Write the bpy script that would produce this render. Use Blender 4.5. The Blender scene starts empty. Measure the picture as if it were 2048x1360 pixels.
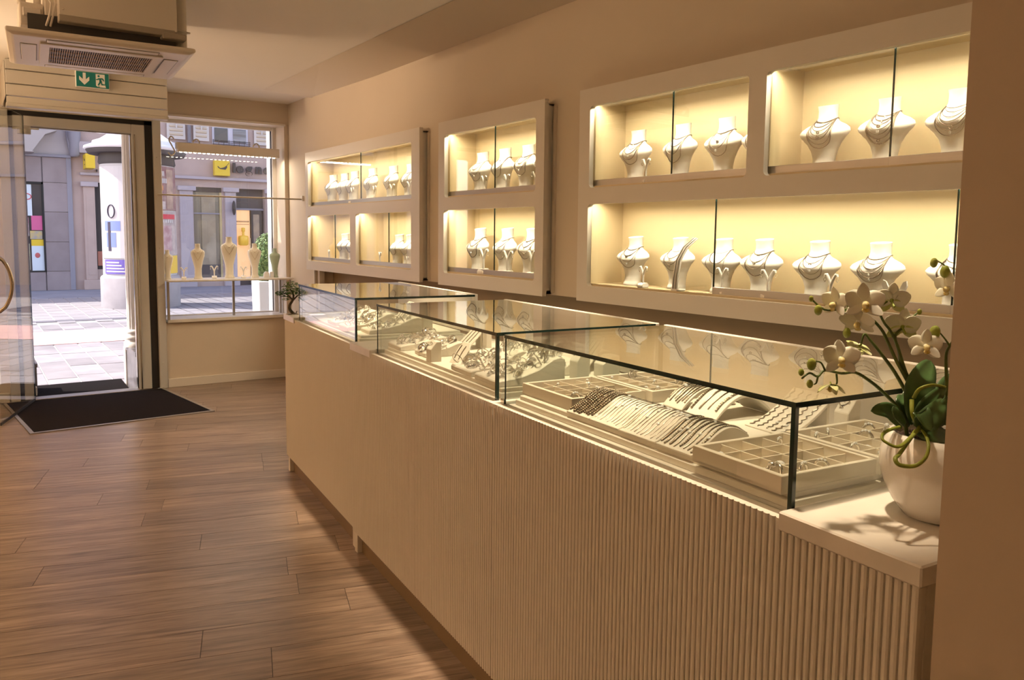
import bpy, bmesh, math, random
from mathutils import Vector, Matrix, noise
random.seed(7)
R = math.radians
scene = bpy.context.scene
COL = scene.collection

# ------------------------------------------------------------------ camera, world, lights, exposure
H_EYE = 1.5
cam_d = bpy.data.cameras.new('camera'); cam = bpy.data.objects.new('camera', cam_d); COL.objects.link(cam)
_p, _r, _y = 0.0922176810, 0.0109427579, -0.60543422
cp, sp = math.cos(_p), math.sin(_p)
_f = Vector((0, cp, -sp)); _u = Vector((0, sp, cp)); _x = Vector((1, 0, 0))
_x2 = math.cos(_r)*_x + math.sin(_r)*_u; _u2 = -math.sin(_r)*_x + math.cos(_r)*_u
_Mz = Matrix.Rotation(_y, 3, 'Z')
_x2, _u2, _f = _Mz @ _x2, _Mz @ _u2, _Mz @ _f
cam.matrix_world = Matrix(((_x2.x, _u2.x, -_f.x, 0), (_x2.y, _u2.y, -_f.y, 0), (_x2.z, _u2.z, -_f.z, H_EYE), (0, 0, 0, 1)))
cam_d.sensor_width = 36.0; cam_d.lens = 1574.0/2048*36.0; cam_d.shift_y = -62.37/2048
cam_d.clip_start = 0.02; cam_d.clip_end = 200
scene.camera = cam
scene.view_settings.view_transform = 'Standard'; scene.view_settings.look = 'None'
scene.view_settings.gamma = 1.0; scene.view_settings.use_curve_mapping = False
scene.view_settings.exposure = 0.18
try:
    cy = scene.cycles
    cy.use_denoising = True; cy.max_bounces = 10; cy.diffuse_bounces = 4; cy.glossy_bounces = 5
    cy.transmission_bounces = 6; cy.transparent_max_bounces = 32; cy.caustics_reflective = False; cy.caustics_refractive = False
    cy.sample_clamp_indirect = 4.0
except Exception:
    pass
W = bpy.data.worlds.new('sky'); scene.world = W; W.use_nodes = True
wn = W.node_tree; wn.nodes.clear()
wo = wn.nodes.new('ShaderNodeOutputWorld'); wb = wn.nodes.new('ShaderNodeBackground'); ws = wn.nodes.new('ShaderNodeTexSky')
ws.sky_type = 'NISHITA'; ws.sun_disc = False; ws.sun_elevation = R(50); ws.sun_rotation = R(-67); ws.altitude = 300
wb.inputs['Strength'].default_value = 0.62
wt = wn.nodes.new('ShaderNodeMix'); wt.data_type = 'RGBA'; wt.blend_type = 'MULTIPLY'; wt.inputs[0].default_value = 1.0; wt.inputs[7].default_value = (1.0, 0.81, 0.73, 1)
wn.links.new(ws.outputs[0], wt.inputs[6]); wn.links.new(wt.outputs[2], wb.inputs['Color']); wn.links.new(wb.outputs[0], wo.inputs['Surface'])

def lamp(name, kind, loc, energy, color, rot=None, direction=None, size=0.1, size_y=None, spread=None, spot=None, blend=0.5):
    d = bpy.data.lights.new(name, kind); d.energy = energy; d.color = color
    o = bpy.data.objects.new(name, d); COL.objects.link(o); o.location = loc
    if direction is not None:
        o.rotation_euler = Vector(direction).to_track_quat('-Z', 'Y').to_euler()
    if rot is not None: o.rotation_euler = rot
    if kind == 'AREA':
        d.size = size
        if size_y: d.shape = 'RECTANGLE'; d.size_y = size_y
        if spread: d.spread = spread
    if kind in ('POINT', 'SPOT'): d.shadow_soft_size = size
    if kind == 'SPOT': d.spot_size = spot; d.spot_blend = blend
    return o
sun = lamp('sun', 'SUN', (0, 0, 20), 6.5, (1.0, 0.95, 0.88), direction=(0.72, -0.31, -1.0)); sun.data.angle = R(0.6)
WARM = (1.0, 0.69, 0.41)
# unseen ceiling spots, added to light the sales floor left of the camera
for i, (lx, ly, e) in enumerate([(-0.5, 1.4, 7), (-0.6, 3.2, 10), (-0.4, 5.2, 10)]):
    lamp('floor_fill_spot', 'SPOT', (lx, ly, 2.79), e, WARM, direction=(0.05, 0, -1), size=0.05, spot=R(95), blend=1.0)
# unseen uplights, added along the opposite side to brighten the ceiling
for i, (lx, ly, e) in enumerate([(-2.2, 0.8, 18), (-2.2, 3.2, 45), (-1.7, 6.1, 150)]):
    lamp('ceiling_fill', 'AREA', (lx, ly, 2.05), e, WARM, direction=(0.0, 0.0, 1), size=0.5, size_y=1.6)
for i, (lx, ly, e) in enumerate([(1.28, 1.06, 200), (1.42, 1.75, 360), (1.5, 2.6, 400), (1.66, 3.85, 400)]):
    lamp('counter_downlight', 'SPOT', (lx, ly, 2.79), e, (1.0, 0.78, 0.53), direction=(0.12, 0.02, -1), size=0.04, spot=R(38), blend=0.8)
lamp('ceiling_fill_spot', 'SPOT', (-2.4, 6.4, 1.9), 330, (1.0, 0.74, 0.48), direction=(4.0, -0.1, 1.0), size=0.1, spot=R(42), blend=1.0)  # unseen spot, added to brighten the far ceiling

# ------------------------------------------------------------------ materials
MATS = {}
def mat(name, col, rough=0.5, metal=0.0, spec=0.5, var=0.0, scale=8.0, bump=0.0, bscale=60.0, emit=None, estr=0.0, stretch=(1, 1, 1), col2=None, trans=0.0, sss=0.0, coat=0.0, objvar=0.0):
    if name in MATS: return MATS[name]
    m = bpy.data.materials.new(name); m.use_nodes = True; MATS[name] = m
    nt = m.node_tree; b = nt.nodes['Principled BSDF']
    b.inputs['Base Color'].default_value = (*col, 1); b.inputs['Roughness'].default_value = rough
    b.inputs['Metallic'].default_value = metal; b.inputs['Specular IOR Level'].default_value = spec
    if coat: b.inputs['Coat Weight'].default_value = coat
    if sss:
        b.inputs['Subsurface Weight'].default_value = sss; b.inputs['Subsurface Radius'].default_value = (0.01, 0.008, 0.006)
    if emit: b.inputs['Emission Color'].default_value = (*emit, 1); b.inputs['Emission Strength'].default_value = estr
    if var or bump or col2:
        tc = nt.nodes.new('ShaderNodeTexCoord'); mp = nt.nodes.new('ShaderNodeMapping'); mp.inputs['Scale'].default_value = stretch
        nt.links.new(tc.outputs['Object'], mp.inputs['Vector'])
        if var or col2:
            n = nt.nodes.new('ShaderNodeTexNoise'); n.inputs['Scale'].default_value = scale; n.inputs['Detail'].default_value = 5
            nt.links.new(mp.outputs[0], n.inputs['Vector'])
            r = nt.nodes.new('ShaderNodeValToRGB'); nt.links.new(n.outputs['Fac'], r.inputs[0])
            c2 = col2 or tuple(c*(1-var) for c in col)
            r.color_ramp.elements[0].position = 0.35; r.color_ramp.elements[1].position = 0.65
            r.color_ramp.elements[0].color = (*c2, 1); r.color_ramp.elements[1].color = (*col, 1)
            out = r.outputs[0]
            if objvar:
                oi = nt.nodes.new('ShaderNodeObjectInfo'); mr = nt.nodes.new('ShaderNodeMapRange')
                mr.inputs[3].default_value = 1-objvar; mr.inputs[4].default_value = 1+objvar
                nt.links.new(oi.outputs['Random'], mr.inputs[0])
                mx = nt.nodes.new('ShaderNodeVectorMath'); mx.operation = 'SCALE'
                nt.links.new(out, mx.inputs[0]); nt.links.new(mr.outputs[0], mx.inputs['Scale']); out = mx.outputs[0]
            nt.links.new(out, b.inputs['Base Color'])
        if bump:
            n2 = nt.nodes.new('ShaderNodeTexNoise'); n2.inputs['Scale'].default_value = bscale; n2.inputs['Detail'].default_value = 4
            nt.links.new(mp.outputs[0], n2.inputs['Vector'])
            bp = nt.nodes.new('ShaderNodeBump'); bp.inputs['Strength'].default_value = bump; bp.inputs['Distance'].default_value = 0.01
            nt.links.new(n2.outputs['Fac'], bp.inputs['Height']); nt.links.new(bp.outputs[0], b.inputs['Normal'])
    return m
def glass(name, tint=(0.97, 0.985, 0.97), f0=0.04):
    m = bpy.data.materials.new(name); m.use_nodes = True; MATS[name] = m
    nt = m.node_tree; nt.nodes.clear()
    o = nt.nodes.new('ShaderNodeOutputMaterial'); t = nt.nodes.new('ShaderNodeBsdfTransparent'); g = nt.nodes.new('ShaderNodeBsdfGlossy')
    t.inputs['Color'].default_value = (*tint, 1); g.inputs['Roughness'].default_value = 0.0; g.inputs['Color'].default_value = (1, 1, 1, 1)
    ge = nt.nodes.new('ShaderNodeNewGeometry'); d = nt.nodes.new('ShaderNodeVectorMath'); d.operation = 'DOT_PRODUCT'
    nt.links.new(ge.outputs['Normal'], d.inputs[0]); nt.links.new(ge.outputs['Incoming'], d.inputs[1])
    def math_(op, a, bv):
        k = nt.nodes.new('ShaderNodeMath'); k.operation = op
        if isinstance(a, (int, float)): k.inputs[0].default_value = a
        else: nt.links.new(a, k.inputs[0])
        if bv is not None: k.inputs[1].default_value = bv
        return k.outputs[0]
    a = math_('ABSOLUTE', d.outputs['Value'], None)
    k = nt.nodes.new('ShaderNodeMath'); k.operation = 'SUBTRACT'; k.inputs[0].default_value = 1.0; nt.links.new(a, k.inputs[1])
    q = math_('POWER', k.outputs[0], 5.0); q = math_('MULTIPLY', q, 1-f0); q = math_('ADD', q, f0)
    mx = nt.nodes.new('ShaderNodeMixShader'); nt.links.new(q, mx.inputs[0]); nt.links.new(t.outputs[0], mx.inputs[1]); nt.links.new(g.outputs[0], mx.inputs[2])
    nt.links.new(mx.outputs[0], o.inputs['Surface'])
    return m
WHITE = mat('white_lacquer', (0.80, 0.74, 0.66), 0.32, var=0.03, scale=2)
BODY = mat('counter_lacquer', (0.72, 0.66, 0.57), 0.34, var=0.03, scale=3)
STONE = mat('worktop_laminate', (0.80, 0.74, 0.66), 0.28, var=0.10, scale=5, stretch=(1, 2.5, 1))
PAINT = mat('wall_paint', (0.70, 0.60, 0.48), 0.75, var=0.03, scale=1.5, bump=0.03, bscale=120)
PAINTD = mat('wall_paint_shaded', (0.38, 0.29, 0.20), 0.8, var=0.04, scale=1.5)  # wall paint darkened; shade under the cabinets put into the colour
CEIL = mat('ceiling_paint', (0.90, 0.84, 0.76), 0.85, var=0.02, scale=1.0)
NICHE = mat('niche_laminate', (0.66, 0.53, 0.33), 0.45, var=0.03, scale=2, stretch=(1, 1, 6))
VELVET = mat('bust_leatherette', (0.93, 0.90, 0.85), 0.55, bump=0.02, bscale=300)
PAD = mat('display_pad', (0.88, 0.82, 0.72), 0.55, bump=0.03, bscale=300)
TRAY = mat('tray_leatherette', (0.86, 0.78, 0.65), 0.5, bump=0.02, bscale=400)
SILVER = mat('silver', (0.80, 0.78, 0.74), 0.15, 1.0)
OXID = mat('dark_silver', (0.50, 0.46, 0.41), 0.30, 1.0)
GEM = mat('bright_gem', (0.95, 0.95, 0.95), 0.03, 0.0, 1.0, coat=1.0)
ALU = mat('brushed_aluminium', (0.45, 0.42, 0.39), 0.42, 0.9, var=0.05, scale=20, stretch=(1, 0.05, 4))
CHROME = mat('polished_steel', (0.70, 0.64, 0.55), 0.15, 1.0)
NECKM = mat('necklace_silver', (0.34, 0.29, 0.23), 0.28, 1.0)
NECKD = mat('necklace_dark', (0.20, 0.16, 0.12), 0.3, 1.0)
GLASS = glass('clear_glass'); TGLASS = glass('top_glass', (0.97, 0.985, 0.97), 0.28)
WGLASS = glass('window_glass', (0.96, 0.97, 0.98), 0.045)
GEDGE = mat('glass_edge', (0.006, 0.022, 0.018), 0.12, 0, 0.6)
BLACK = mat('black_rubber', (0.012, 0.011, 0.011), 0.6)
DOORM = mat('door_profile_paint', (0.60, 0.58, 0.55), 0.4)
BRONZE = mat('kick_plate_paint', (0.17, 0.105, 0.05), 0.4)
BOXM = mat('shutter_box_paint', (0.50, 0.465, 0.41), 0.45)
ACM = mat('cassette_plastic', (0.72, 0.65, 0.57), 0.4)
GREEN = mat('sign_green', (0.0, 0.155, 0.145), 0.4)
SIGNW = mat('sign_white', (0.80, 0.76, 0.72), 0.4)
CARPET = mat('mat_fibre', (0.016, 0.012, 0.012), 1.0, spec=0.08, var=0.55, scale=160, bump=0.5, bscale=400)
def wood():
    m = bpy.data.materials.new('oak_vinyl'); m.use_nodes = True; MATS['oak'] = m
    nt = m.node_tree; b = nt.nodes['Principled BSDF']; b.inputs['Roughness'].default_value = 0.30; b.inputs['Specular IOR Level'].default_value = 0.5
    tc = nt.nodes.new('ShaderNodeTexCoord'); rot = nt.nodes.new('ShaderNodeMapping'); rot.inputs['Rotation'].default_value = (0, 0, R(16))
    nt.links.new(tc.outputs['Object'], rot.inputs['Vector'])
    oi = nt.nodes.new('ShaderNodeObjectInfo')
    off = nt.nodes.new('ShaderNodeVectorMath'); off.operation = 'SCALE'; off.inputs[0].default_value = (7.3, 31.7, 3.1)
    nt.links.new(oi.outputs['Random'], off.inputs['Scale'])
    add = nt.nodes.new('ShaderNodeVectorMath'); add.operation = 'ADD'; nt.links.new(rot.outputs[0], add.inputs[0]); nt.links.new(off.outputs[0], add.inputs[1])
    def noise_(sc, scale, det, dist=0.0):
        mp = nt.nodes.new('ShaderNodeMapping'); mp.inputs['Scale'].default_value = sc; nt.links.new(add.outputs[0], mp.inputs['Vector'])
        n = nt.nodes.new('ShaderNodeTexNoise'); n.inputs['Scale'].default_value = scale; n.inputs['Detail'].default_value = det; n.inputs['Distortion'].default_value = dist
        nt.links.new(mp.outputs[0], n.inputs['Vector']); return n.outputs['Fac']
    g1 = noise_((1.2, 16, 1), 2.2, 8, 0.8); g2 = noise_((6, 70, 1), 2.0, 6, 0.4); g3 = noise_((0.8, 5, 1), 1.6, 3)
    r1 = nt.nodes.new('ShaderNodeValToRGB'); nt.links.new(g1, r1.inputs[0])
    e = r1.color_ramp.elements; e[0].position = 0.32; e[1].position = 0.70
    e[0].color = (0.140, 0.094, 0.070, 1); e[1].color = (0.315, 0.232, 0.176, 1)
    ee = e.new(0.50); ee.color = (0.232, 0.165, 0.124, 1)
    r2 = nt.nodes.new('ShaderNodeMapRange'); r2.inputs[1].default_value = 0.3; r2.inputs[2].default_value = 0.7; r2.inputs[3].default_value = 0.82; r2.inputs[4].default_value = 1.14; nt.links.new(g2, r2.inputs[0])
    r3 = nt.nodes.new('ShaderNodeMapRange'); r3.inputs[1].default_value = 0.3; r3.inputs[2].default_value = 0.7; r3.inputs[3].default_value = 0.78; r3.inputs[4].default_value = 1.18; nt.links.new(g3, r3.inputs[0])
    r4 = nt.nodes.new('ShaderNodeMapRange'); r4.inputs[3].default_value = 0.84; r4.inputs[4].default_value = 1.18; nt.links.new(oi.outputs['Random'], r4.inputs[0])
    k = r1.outputs[0]
    for rr in (r2, r3, r4):
        s = nt.nodes.new('ShaderNodeVectorMath'); s.operation = 'SCALE'; nt.links.new(k, s.inputs[0]); nt.links.new(rr.outputs[0], s.inputs['Scale']); k = s.outputs[0]
    nt.links.new(k, b.inputs['Base Color'])
    bp = nt.nodes.new('ShaderNodeBump'); bp.inputs['Strength'].default_value = 0.12; bp.inputs['Distance'].default_value = 0.004
    nt.links.new(g2, bp.inputs['Height']); nt.links.new(bp.outputs[0], b.inputs['Normal'])
    return m
OAK = wood()

# ------------------------------------------------------------------ mesh helpers
class MB:
    def __init__(s): s.v = []; s.f = []; s.m = []; s.s = []
    def add(s, vs, fs, mi=0, smooth=False):
        o = len(s.v); s.v += [tuple(v) for v in vs]
        for f in fs: s.f.append(tuple(i+o for i in f)); s.m.append(mi); s.s.append(smooth)
        return s
    def box(s, a, b, mi=0, X=None):
        x0, y0, z0 = a; x1, y1, z1 = b
        vs = [(x0,y0,z0),(x1,y0,z0),(x1,y1,z0),(x0,y1,z0),(x0,y0,z1),(x1,y0,z1),(x1,y1,z1),(x0,y1,z1)]
        if X is not None: vs = [X @ Vector(v) for v in vs]
        return s.add(vs, [(3,2,1,0),(4,5,6,7),(0,1,5,4),(1,2,6,5),(2,3,7,6),(3,0,4,7)], mi)
    def prism(s, pts, f, a, b, mi=0, smooth=False, caps=True):
        """extrude 2-D outline pts; f(u,v,w) maps to 3-D, w from a to b"""
        n = len(pts); vs = [f(u, v, a) for u, v in pts] + [f(u, v, b) for u, v in pts]
        s.add(vs, [(i, (i+1) % n, n+(i+1) % n, n+i) for i in range(n)], mi, smooth)
        if caps: s.add(vs, [tuple(range(n))[::-1], tuple(range(n, 2*n))], mi)
        return s
    def tube(s, pts, r, n=6, closed=False, mi=0, caps=True, flat=1.0):
        P = [Vector(p) for p in pts]; N = len(P); rs = r if isinstance(r, (list, tuple)) else [r]*N
        up = None; rings = []
        for i in range(N):
            if closed: t = P[(i+1) % N]-P[i-1]
            else: t = P[min(i+1, N-1)]-P[max(i-1, 0)]
            t = t.normalized() if t.length > 1e-9 else Vector((0, 0, 1))
            if up is None:
                up = Vector((0, 0, 1)) if abs(t.z) < 0.9 else Vector((1, 0, 0))
            up = (up - t*up.dot(t)); up = up.normalized() if up.length > 1e-6 else t.orthogonal().normalized()
            w = t.cross(up)
            rings.append([P[i] + (math.cos(2*math.pi*k/n)*w + math.sin(2*math.pi*k/n)*up*flat)*rs[i] for k in range(n)])
        s.loft(rings, closed, mi, caps)
        return s
    def loft(s, rings, closed=False, mi=0, caps=True, smooth=True):
        n = len(rings[0]); N = len(rings); vs = [p for r in rings for p in r]; fs = []
        for i in range(N if closed else N-1):
            j = (i+1) % N
            for k in range(n): l = (k+1) % n; fs.append((i*n+k, i*n+l, j*n+l, j*n+k))
        s.add(vs, fs, mi, smooth)
        if caps and not closed:
            s.add(rings[0], [tuple(range(n))[::-1]], mi); s.add(rings[-1], [tuple(range(n))], mi)
        return s
    def lathe(s, prof, n=24, c=(0, 0, 0), mi=0, caps=True, fl=0, fd=0.0):
        rings = []
        for r, z in prof:
            rings.append([(c[0]+r*(1-fd*(0.5+0.5*math.cos(fl*2*math.pi*k/n)) if fl else r)*math.cos(2*math.pi*k/n) if fl else c[0]+r*math.cos(2*math.pi*k/n),
                           c[1]+r*(1-fd*(0.5+0.5*math.cos(fl*2*math.pi*k/n)))*math.sin(2*math.pi*k/n) if fl else c[1]+r*math.sin(2*math.pi*k/n), c[2]+z) for k in range(n)])
        return s.loft(rings, False, mi, caps)
    def ball(s, c, r, n=8, m=5, mi=0, X=None):
        rx, ry, rz = r if isinstance(r, (tuple, list)) else (r, r, r)
        rings = []
        for i in range(m+1):
            a = math.pi*(i/m)*0.96+0.02*math.pi
            ring = [Vector((rx*math.sin(a)*math.cos(2*math.pi*k/n), ry*math.sin(a)*math.sin(2*math.pi*k/n), -rz*math.cos(a))) for k in range(n)]
            if X is not None: ring = [X @ p for p in ring]
            rings.append([p+Vector(c) for p in ring])
        return s.loft(rings, False, mi)
    def torus(s, c, R_, r, n=20, k=6, X=None, mi=0):
        pts = [Vector((R_*math.cos(2*math.pi*i/n), R_*math.sin(2*math.pi*i/n), 0)) for i in range(n)]
        if X is not None: pts = [X @ p for p in pts]
        return s.tube([p+Vector(c) for p in pts], r, k, True, mi)
    def mesh(s, name, mats, bev=0.0, seg=1):
        me = bpy.data.meshes.new(name); me.from_pydata([tuple(v) for v in s.v], [], s.f)
        for m in (mats if isinstance(mats, (list, tuple)) else [mats]): me.materials.append(m)
        for p, mi, sm in zip(me.polygons, s.m, s.s): p.material_index = mi; p.use_smooth = sm
        bm = bmesh.new(); bm.from_mesh(me)
        if bev:
            bmesh.ops.remove_doubles(bm, verts=bm.verts, dist=1e-5)
            es = [e for e in bm.edges if len(e.link_faces) == 2 and e.calc_face_angle(0) > 0.5]
            bmesh.ops.bevel(bm, geom=es, offset=bev, segments=seg, profile=0.6, affect='EDGES', clamp_overlap=True)
        bmesh.ops.recalc_face_normals(bm, faces=bm.faces)
        bm.to_mesh(me); bm.free(); me.update()
        return me
    def build(s, name, mats, parent=None, bev=0.0, seg=1):
        return obj(name, s.mesh(name, mats, bev, seg), parent)
def obj(name, me, parent=None):
    o = bpy.data.objects.new(name, me); COL.objects.link(o)
    if parent is not None: o.parent = parent
    return o
def tag(o, label=None, cat=None, group=None, kind=None):
    if label: o['label'] = label
    if cat: o['category'] = cat
    if group: o['group'] = group
    if kind: o['kind'] = kind
    return o
def thing(name, label, cat, group=None, loc=(0, 0, 0), rz=0.0):
    o = bpy.data.objects.new(name, None); COL.objects.link(o); o.location = loc; o.rotation_euler = (0, 0, rz); o.empty_display_size = 0.05
    return tag(o, label, cat, group)
def struct(name, mb, m, parent=None, bev=0.0):
    o = mb.build(name, m, parent, bev)
    if parent is None: o['kind'] = 'structure'
    return o
def dup(root, loc=None, rot=None, label=None, group=None, scale=None):
    r = root.copy(); COL.objects.link(r)
    if loc is not None: r.location = loc
    if rot is not None: r.rotation_euler = rot
    if scale is not None: r.scale = (scale,)*3 if isinstance(scale, (int, float)) else scale
    if label: r['label'] = label
    if group: r['group'] = group
    for ch in list(root.children):
        c = ch.copy(); COL.objects.link(c); c.parent = r
        for g in list(ch.children):
            d = g.copy(); COL.objects.link(d); d.parent = c
    return r
def onebox(name, a, b, m, parent=None, bev=0.0, X=None):
    return MB().box(a, b, 0, X).build(name, m, parent, bev)
def XZ(y0):   # outline in x,z extruded along y
    return lambda u, v, w: (u, w, v)
def YZ(u, v, w): return (w, u, v)
def XY(u, v, w): return (u, v, w)
def rrect(x0, y0, x1, y1, r, n=4):
    pts = []
    for cx, cy_, a0 in ((x1-r, y0+r, -90), (x1-r, y1-r, 0), (x0+r, y1-r, 90), (x0+r, y0+r, 180)):
        for i in range(n+1):
            a = R(a0+90*i/n); pts.append((cx+r*math.cos(a), cy_+r*math.sin(a)))
    return pts
ORD = ['first', 'second', 'third', 'fourth', 'fifth', 'sixth', 'seventh', 'eighth', 'ninth', 'tenth', 'eleventh', 'twelfth']

# ------------------------------------------------------------------ room shell
ZC = 2.82; YF = 8.09; XW = 2.777
floor = onebox('floor', (-3.0, -3.0, -0.08), (3.1, 8.10, -0.003), BLACK); floor['kind'] = 'structure'
def clip(poly, x0, y0, x1, y1):
    for ax, lim, sg in ((0, x0, 1), (0, x1, -1), (1, y0, 1), (1, y1, -1)):
        out = []
        for i in range(len(poly)):
            a, b = poly[i-1], poly[i]; da, db = sg*(a[ax]-lim), sg*(b[ax]-lim)
            if (da >= 0) != (db >= 0):
                t = da/(da-db); out.append((a[0]+(b[0]-a[0])*t, a[1]+(b[1]-a[1])*t))
            if db >= 0: out.append(b)
        poly = out
        if not poly: return poly
    return poly
pa = R(-16); pu = (math.cos(pa), math.sin(pa)); pv = (-math.sin(pa), math.cos(pa)); PWID = 0.205
for row in range(-8, 45):
    off = random.uniform(0, 1.28)
    for k in range(-4, 4):
        u0 = k*1.28+off; v0 = row*PWID; g = 0.0011
        q = [(u0+g, v0+g), (u0+1.28-g, v0+g), (u0+1.28-g, v0+PWID-g), (u0+g, v0+PWID-g)]
        q = [(a*pu[0]+b*pv[0], a*pu[1]+b*pv[1]) for a, b in q]
        q = clip(q, -1.6, -0.6, 2.94, 8.085)
        if len(q) >= 3: MB().prism(q, XY, -0.004, 0.0).build('plank', OAK, floor)
cl = MB().box((-3.0, -3.0, ZC), (3.1, 8.5, ZC+0.12)); struct('ceiling', cl, CEIL)
# sloping plaster strip between ceiling and the long wall
st = MB()
for y0, y1, za, zb in ((-3, 6.0, 2.765, 2.765), (6.0, 7.4, 2.765, 2.79)):
    st.add([(2.315, y0, ZC-0.002), (2.78, y0, za), (2.78, y1, zb), (2.315, y1, ZC-0.002), (2.78, y0, ZC), (2.78, y1, ZC)], [(0, 1, 2, 3), (0, 4, 1), (3, 2, 5)])
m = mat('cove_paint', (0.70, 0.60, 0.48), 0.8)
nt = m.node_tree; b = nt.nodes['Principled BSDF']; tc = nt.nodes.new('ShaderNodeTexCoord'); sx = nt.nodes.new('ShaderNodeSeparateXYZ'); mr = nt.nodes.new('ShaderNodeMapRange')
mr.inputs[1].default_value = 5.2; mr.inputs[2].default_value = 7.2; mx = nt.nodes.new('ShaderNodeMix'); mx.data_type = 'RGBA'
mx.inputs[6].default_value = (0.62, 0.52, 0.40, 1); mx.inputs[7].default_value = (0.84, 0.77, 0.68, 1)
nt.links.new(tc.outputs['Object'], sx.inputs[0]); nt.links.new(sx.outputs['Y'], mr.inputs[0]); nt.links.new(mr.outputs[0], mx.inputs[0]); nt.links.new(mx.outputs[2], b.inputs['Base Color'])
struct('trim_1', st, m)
# far wall with door and window openings
wf = MB()
wf.box((-3.0, YF, 0), (0.30, 8.40, ZC)); wf.box((0.30, YF, 2.535), (1.49, 8.40, ZC))
wf.box((1.545, YF, -0.0), (XW+0.3, 8.40, 0.63)); wf.box((1.49, YF+0.001, 2.61), (XW+0.3, 8.40, ZC)); wf.box((2.735, YF+0.012, 0.63), (XW+0.3, 8.40, 2.61))
struct('wall_far', wf, PAINT)
sb = MB().box((1.55, 8.068, 2.595), (2.74, 8.12, 2.615)).box((1.56, 8.05, 0.632), (2.75, 8.42, 0.662))
struct('trim_2', sb, WHITE, bev=0.002)
wl = MB().box((-3.1, -3.0, 0), (-3.0, 8.4, ZC)); struct('wall_left', wl, PAINT)
wn_ = MB().box((-3.0, -3.1, 0), (3.1, -3.0, ZC)); struct('wall_near', wn_, PAINT)
# long wall: built-out upper part carrying the cabinets, recessed lower part with shade in its paint, plain end by the window
XV = 2.76; wr = MB()
wr.box((XV, -3.0, 2.235), (3.0, 7.36, ZC)); wr.box((XV, -3.0, 1.165), (3.0, 0.93, 2.235))
for y0, y1 in ((3.25, 3.595), (4.755, 5.075), (7.335, 7.36)): wr.box((XV, y0, 1.165), (3.0, y1, 2.235))
wr.box((2.90, 0.93, 1.15), (3.0, 7.335, 1.167))
struct('wall_right', wr, PAINT)
wr2 = MB().box((2.95, -3.0, 0), (3.1, 7.36, 1.165)); struct('wall_right_lower', wr2, PAINTD)
wr3 = MB().box((XW, 7.36, 0), (3.1, YF, ZC)); struct('wall_right_end', wr3, PAINT)
struct('trim_3', MB().box((2.762, 7.362, 1.0), (2.776, 7.375, 1.16)).box((2.79, 7.30, 0.0), (2.84, 7.35, 1.16)), WHITE)
# partition at the near end of the counter
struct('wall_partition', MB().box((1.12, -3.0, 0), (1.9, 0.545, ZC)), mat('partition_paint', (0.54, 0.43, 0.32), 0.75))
# baseboards
struct('baseboard_far', MB().box((1.55, 8.072, 0), (2.95, YF, 0.085)).box((-3, 8.072, 0), (0.255, YF, 0.085)), WHITE, bev=0.003)
struct('baseboard_right', MB().box((2.765, 7.37, 0), (XW, 8.07, 0.085)), WHITE, bev=0.003)
struct('baseboard_left', MB().box((-3.0, -3, 0), (-2.985, 8.07, 0.085)), WHITE)

# ------------------------------------------------------------------ window with sash
win = MB().box((1.495, 8.40, 0.63), (1.56, 8.46, 2.62)).box((2.70, 8.38, 0.63), (2.76, 8.46, 2.62)).box((1.56, 8.40, 2.575), (2.70, 8.46, 2.62)).box((1.56, 8.40, 0.63), (2.70, 8.46, 0.672))
w1 = struct('window_1', win, WHITE, bev=0.003)
onebox('pane', (1.555, 8.428, 0.67), (2.705, 8.436, 2.58), WGLASS, w1)
onebox('seal', (1.5, 8.441, 0.625), (1.507, 8.45, 2.6), BLACK, w1); onebox('seal', (2.696, 8.41, 0.672), (2.701, 8.44, 2.575), BLACK, w1)

# ------------------------------------------------------------------ door frame, open glass door leaf
d1 = thing('door_1', None, None); d1['kind'] = 'structure'
onebox('post', (1.478, 8.062, 0), (1.545, 8.40, 2.60), DOORM, d1, 0.004)
onebox('post', (0.262, 8.062, 0), (0.335, 8.40, 2.53), DOORM, d1, 0.004)
s = MB().box((1.412, 8.11, 0), (1.478, 8.16, 2.53)).box((0.335, 8.11, 0), (0.368, 8.16, 2.53)).box((0.335, 8.11, 2.492), (1.478, 8.16, 2.535)); s.build('seal', BLACK, d1)
fr = MB().box((1.300, 8.10, 0), (1.412, 8.19, 2.492)).box((0.368, 8.10, 0), (0.445, 8.19, 2.492)).box((0.445, 8.101, 2.405), (1.300, 8.189, 2.492))
fr.build('frame', DOORM, d1, 0.006)
MB().box((1.288, 8.12, 0.0), (1.301, 8.17, 2.41)).box((1.32, 8.092, 0.0), (1.328, 8.101, 2.40)).box((0.445, 8.12, 2.394), (1.29, 8.17, 2.406)).build('bead', CHROME, d1)
onebox('threshold', (0.445, 8.06, 0.0), (1.30, 8.20, 0.008), ALU, d1, 0.002)
MB().box((0.40, 8.05, 2.33), (0.50, 8.10, 2.40)).box((0.395, 8.04, 2.37), (0.56, 8.06, 2.385)).build('hinge', DOORM, d1, 0.003)
for z in (0.25, 1.35, 2.2): MB().ball((1.505, 8.06, z), 0.006).build('screw', DOORM, d1)
leaf = thing('glass_door', 'frameless glass door swung open beside the entrance with long bowed pull handle', 'door', loc=(0.44, 8.02, 0))
ldx = Vector((-0.285, -0.93, 0)).normalized(); lnx = Vector((ldx.y*-1, ldx.x, 0)); lnx = Vector((0.957, -0.291, 0))
LX = Matrix(((ldx.x, lnx.x, 0, 0), (ldx.y, lnx.y, 0, 0), (0, 0, 1, 0), (0, 0, 0, 1)))
pn = MB().box((0.0, -0.005, 0.03), (0.97, 0.005, 2.48), 0, LX); pn.m = [1]*6; pn.m[4] = 0; pn.build('pane', [GLASS, glass('inner_glass', (0.98, 0.99, 0.98), 0.0)], leaf)
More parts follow.
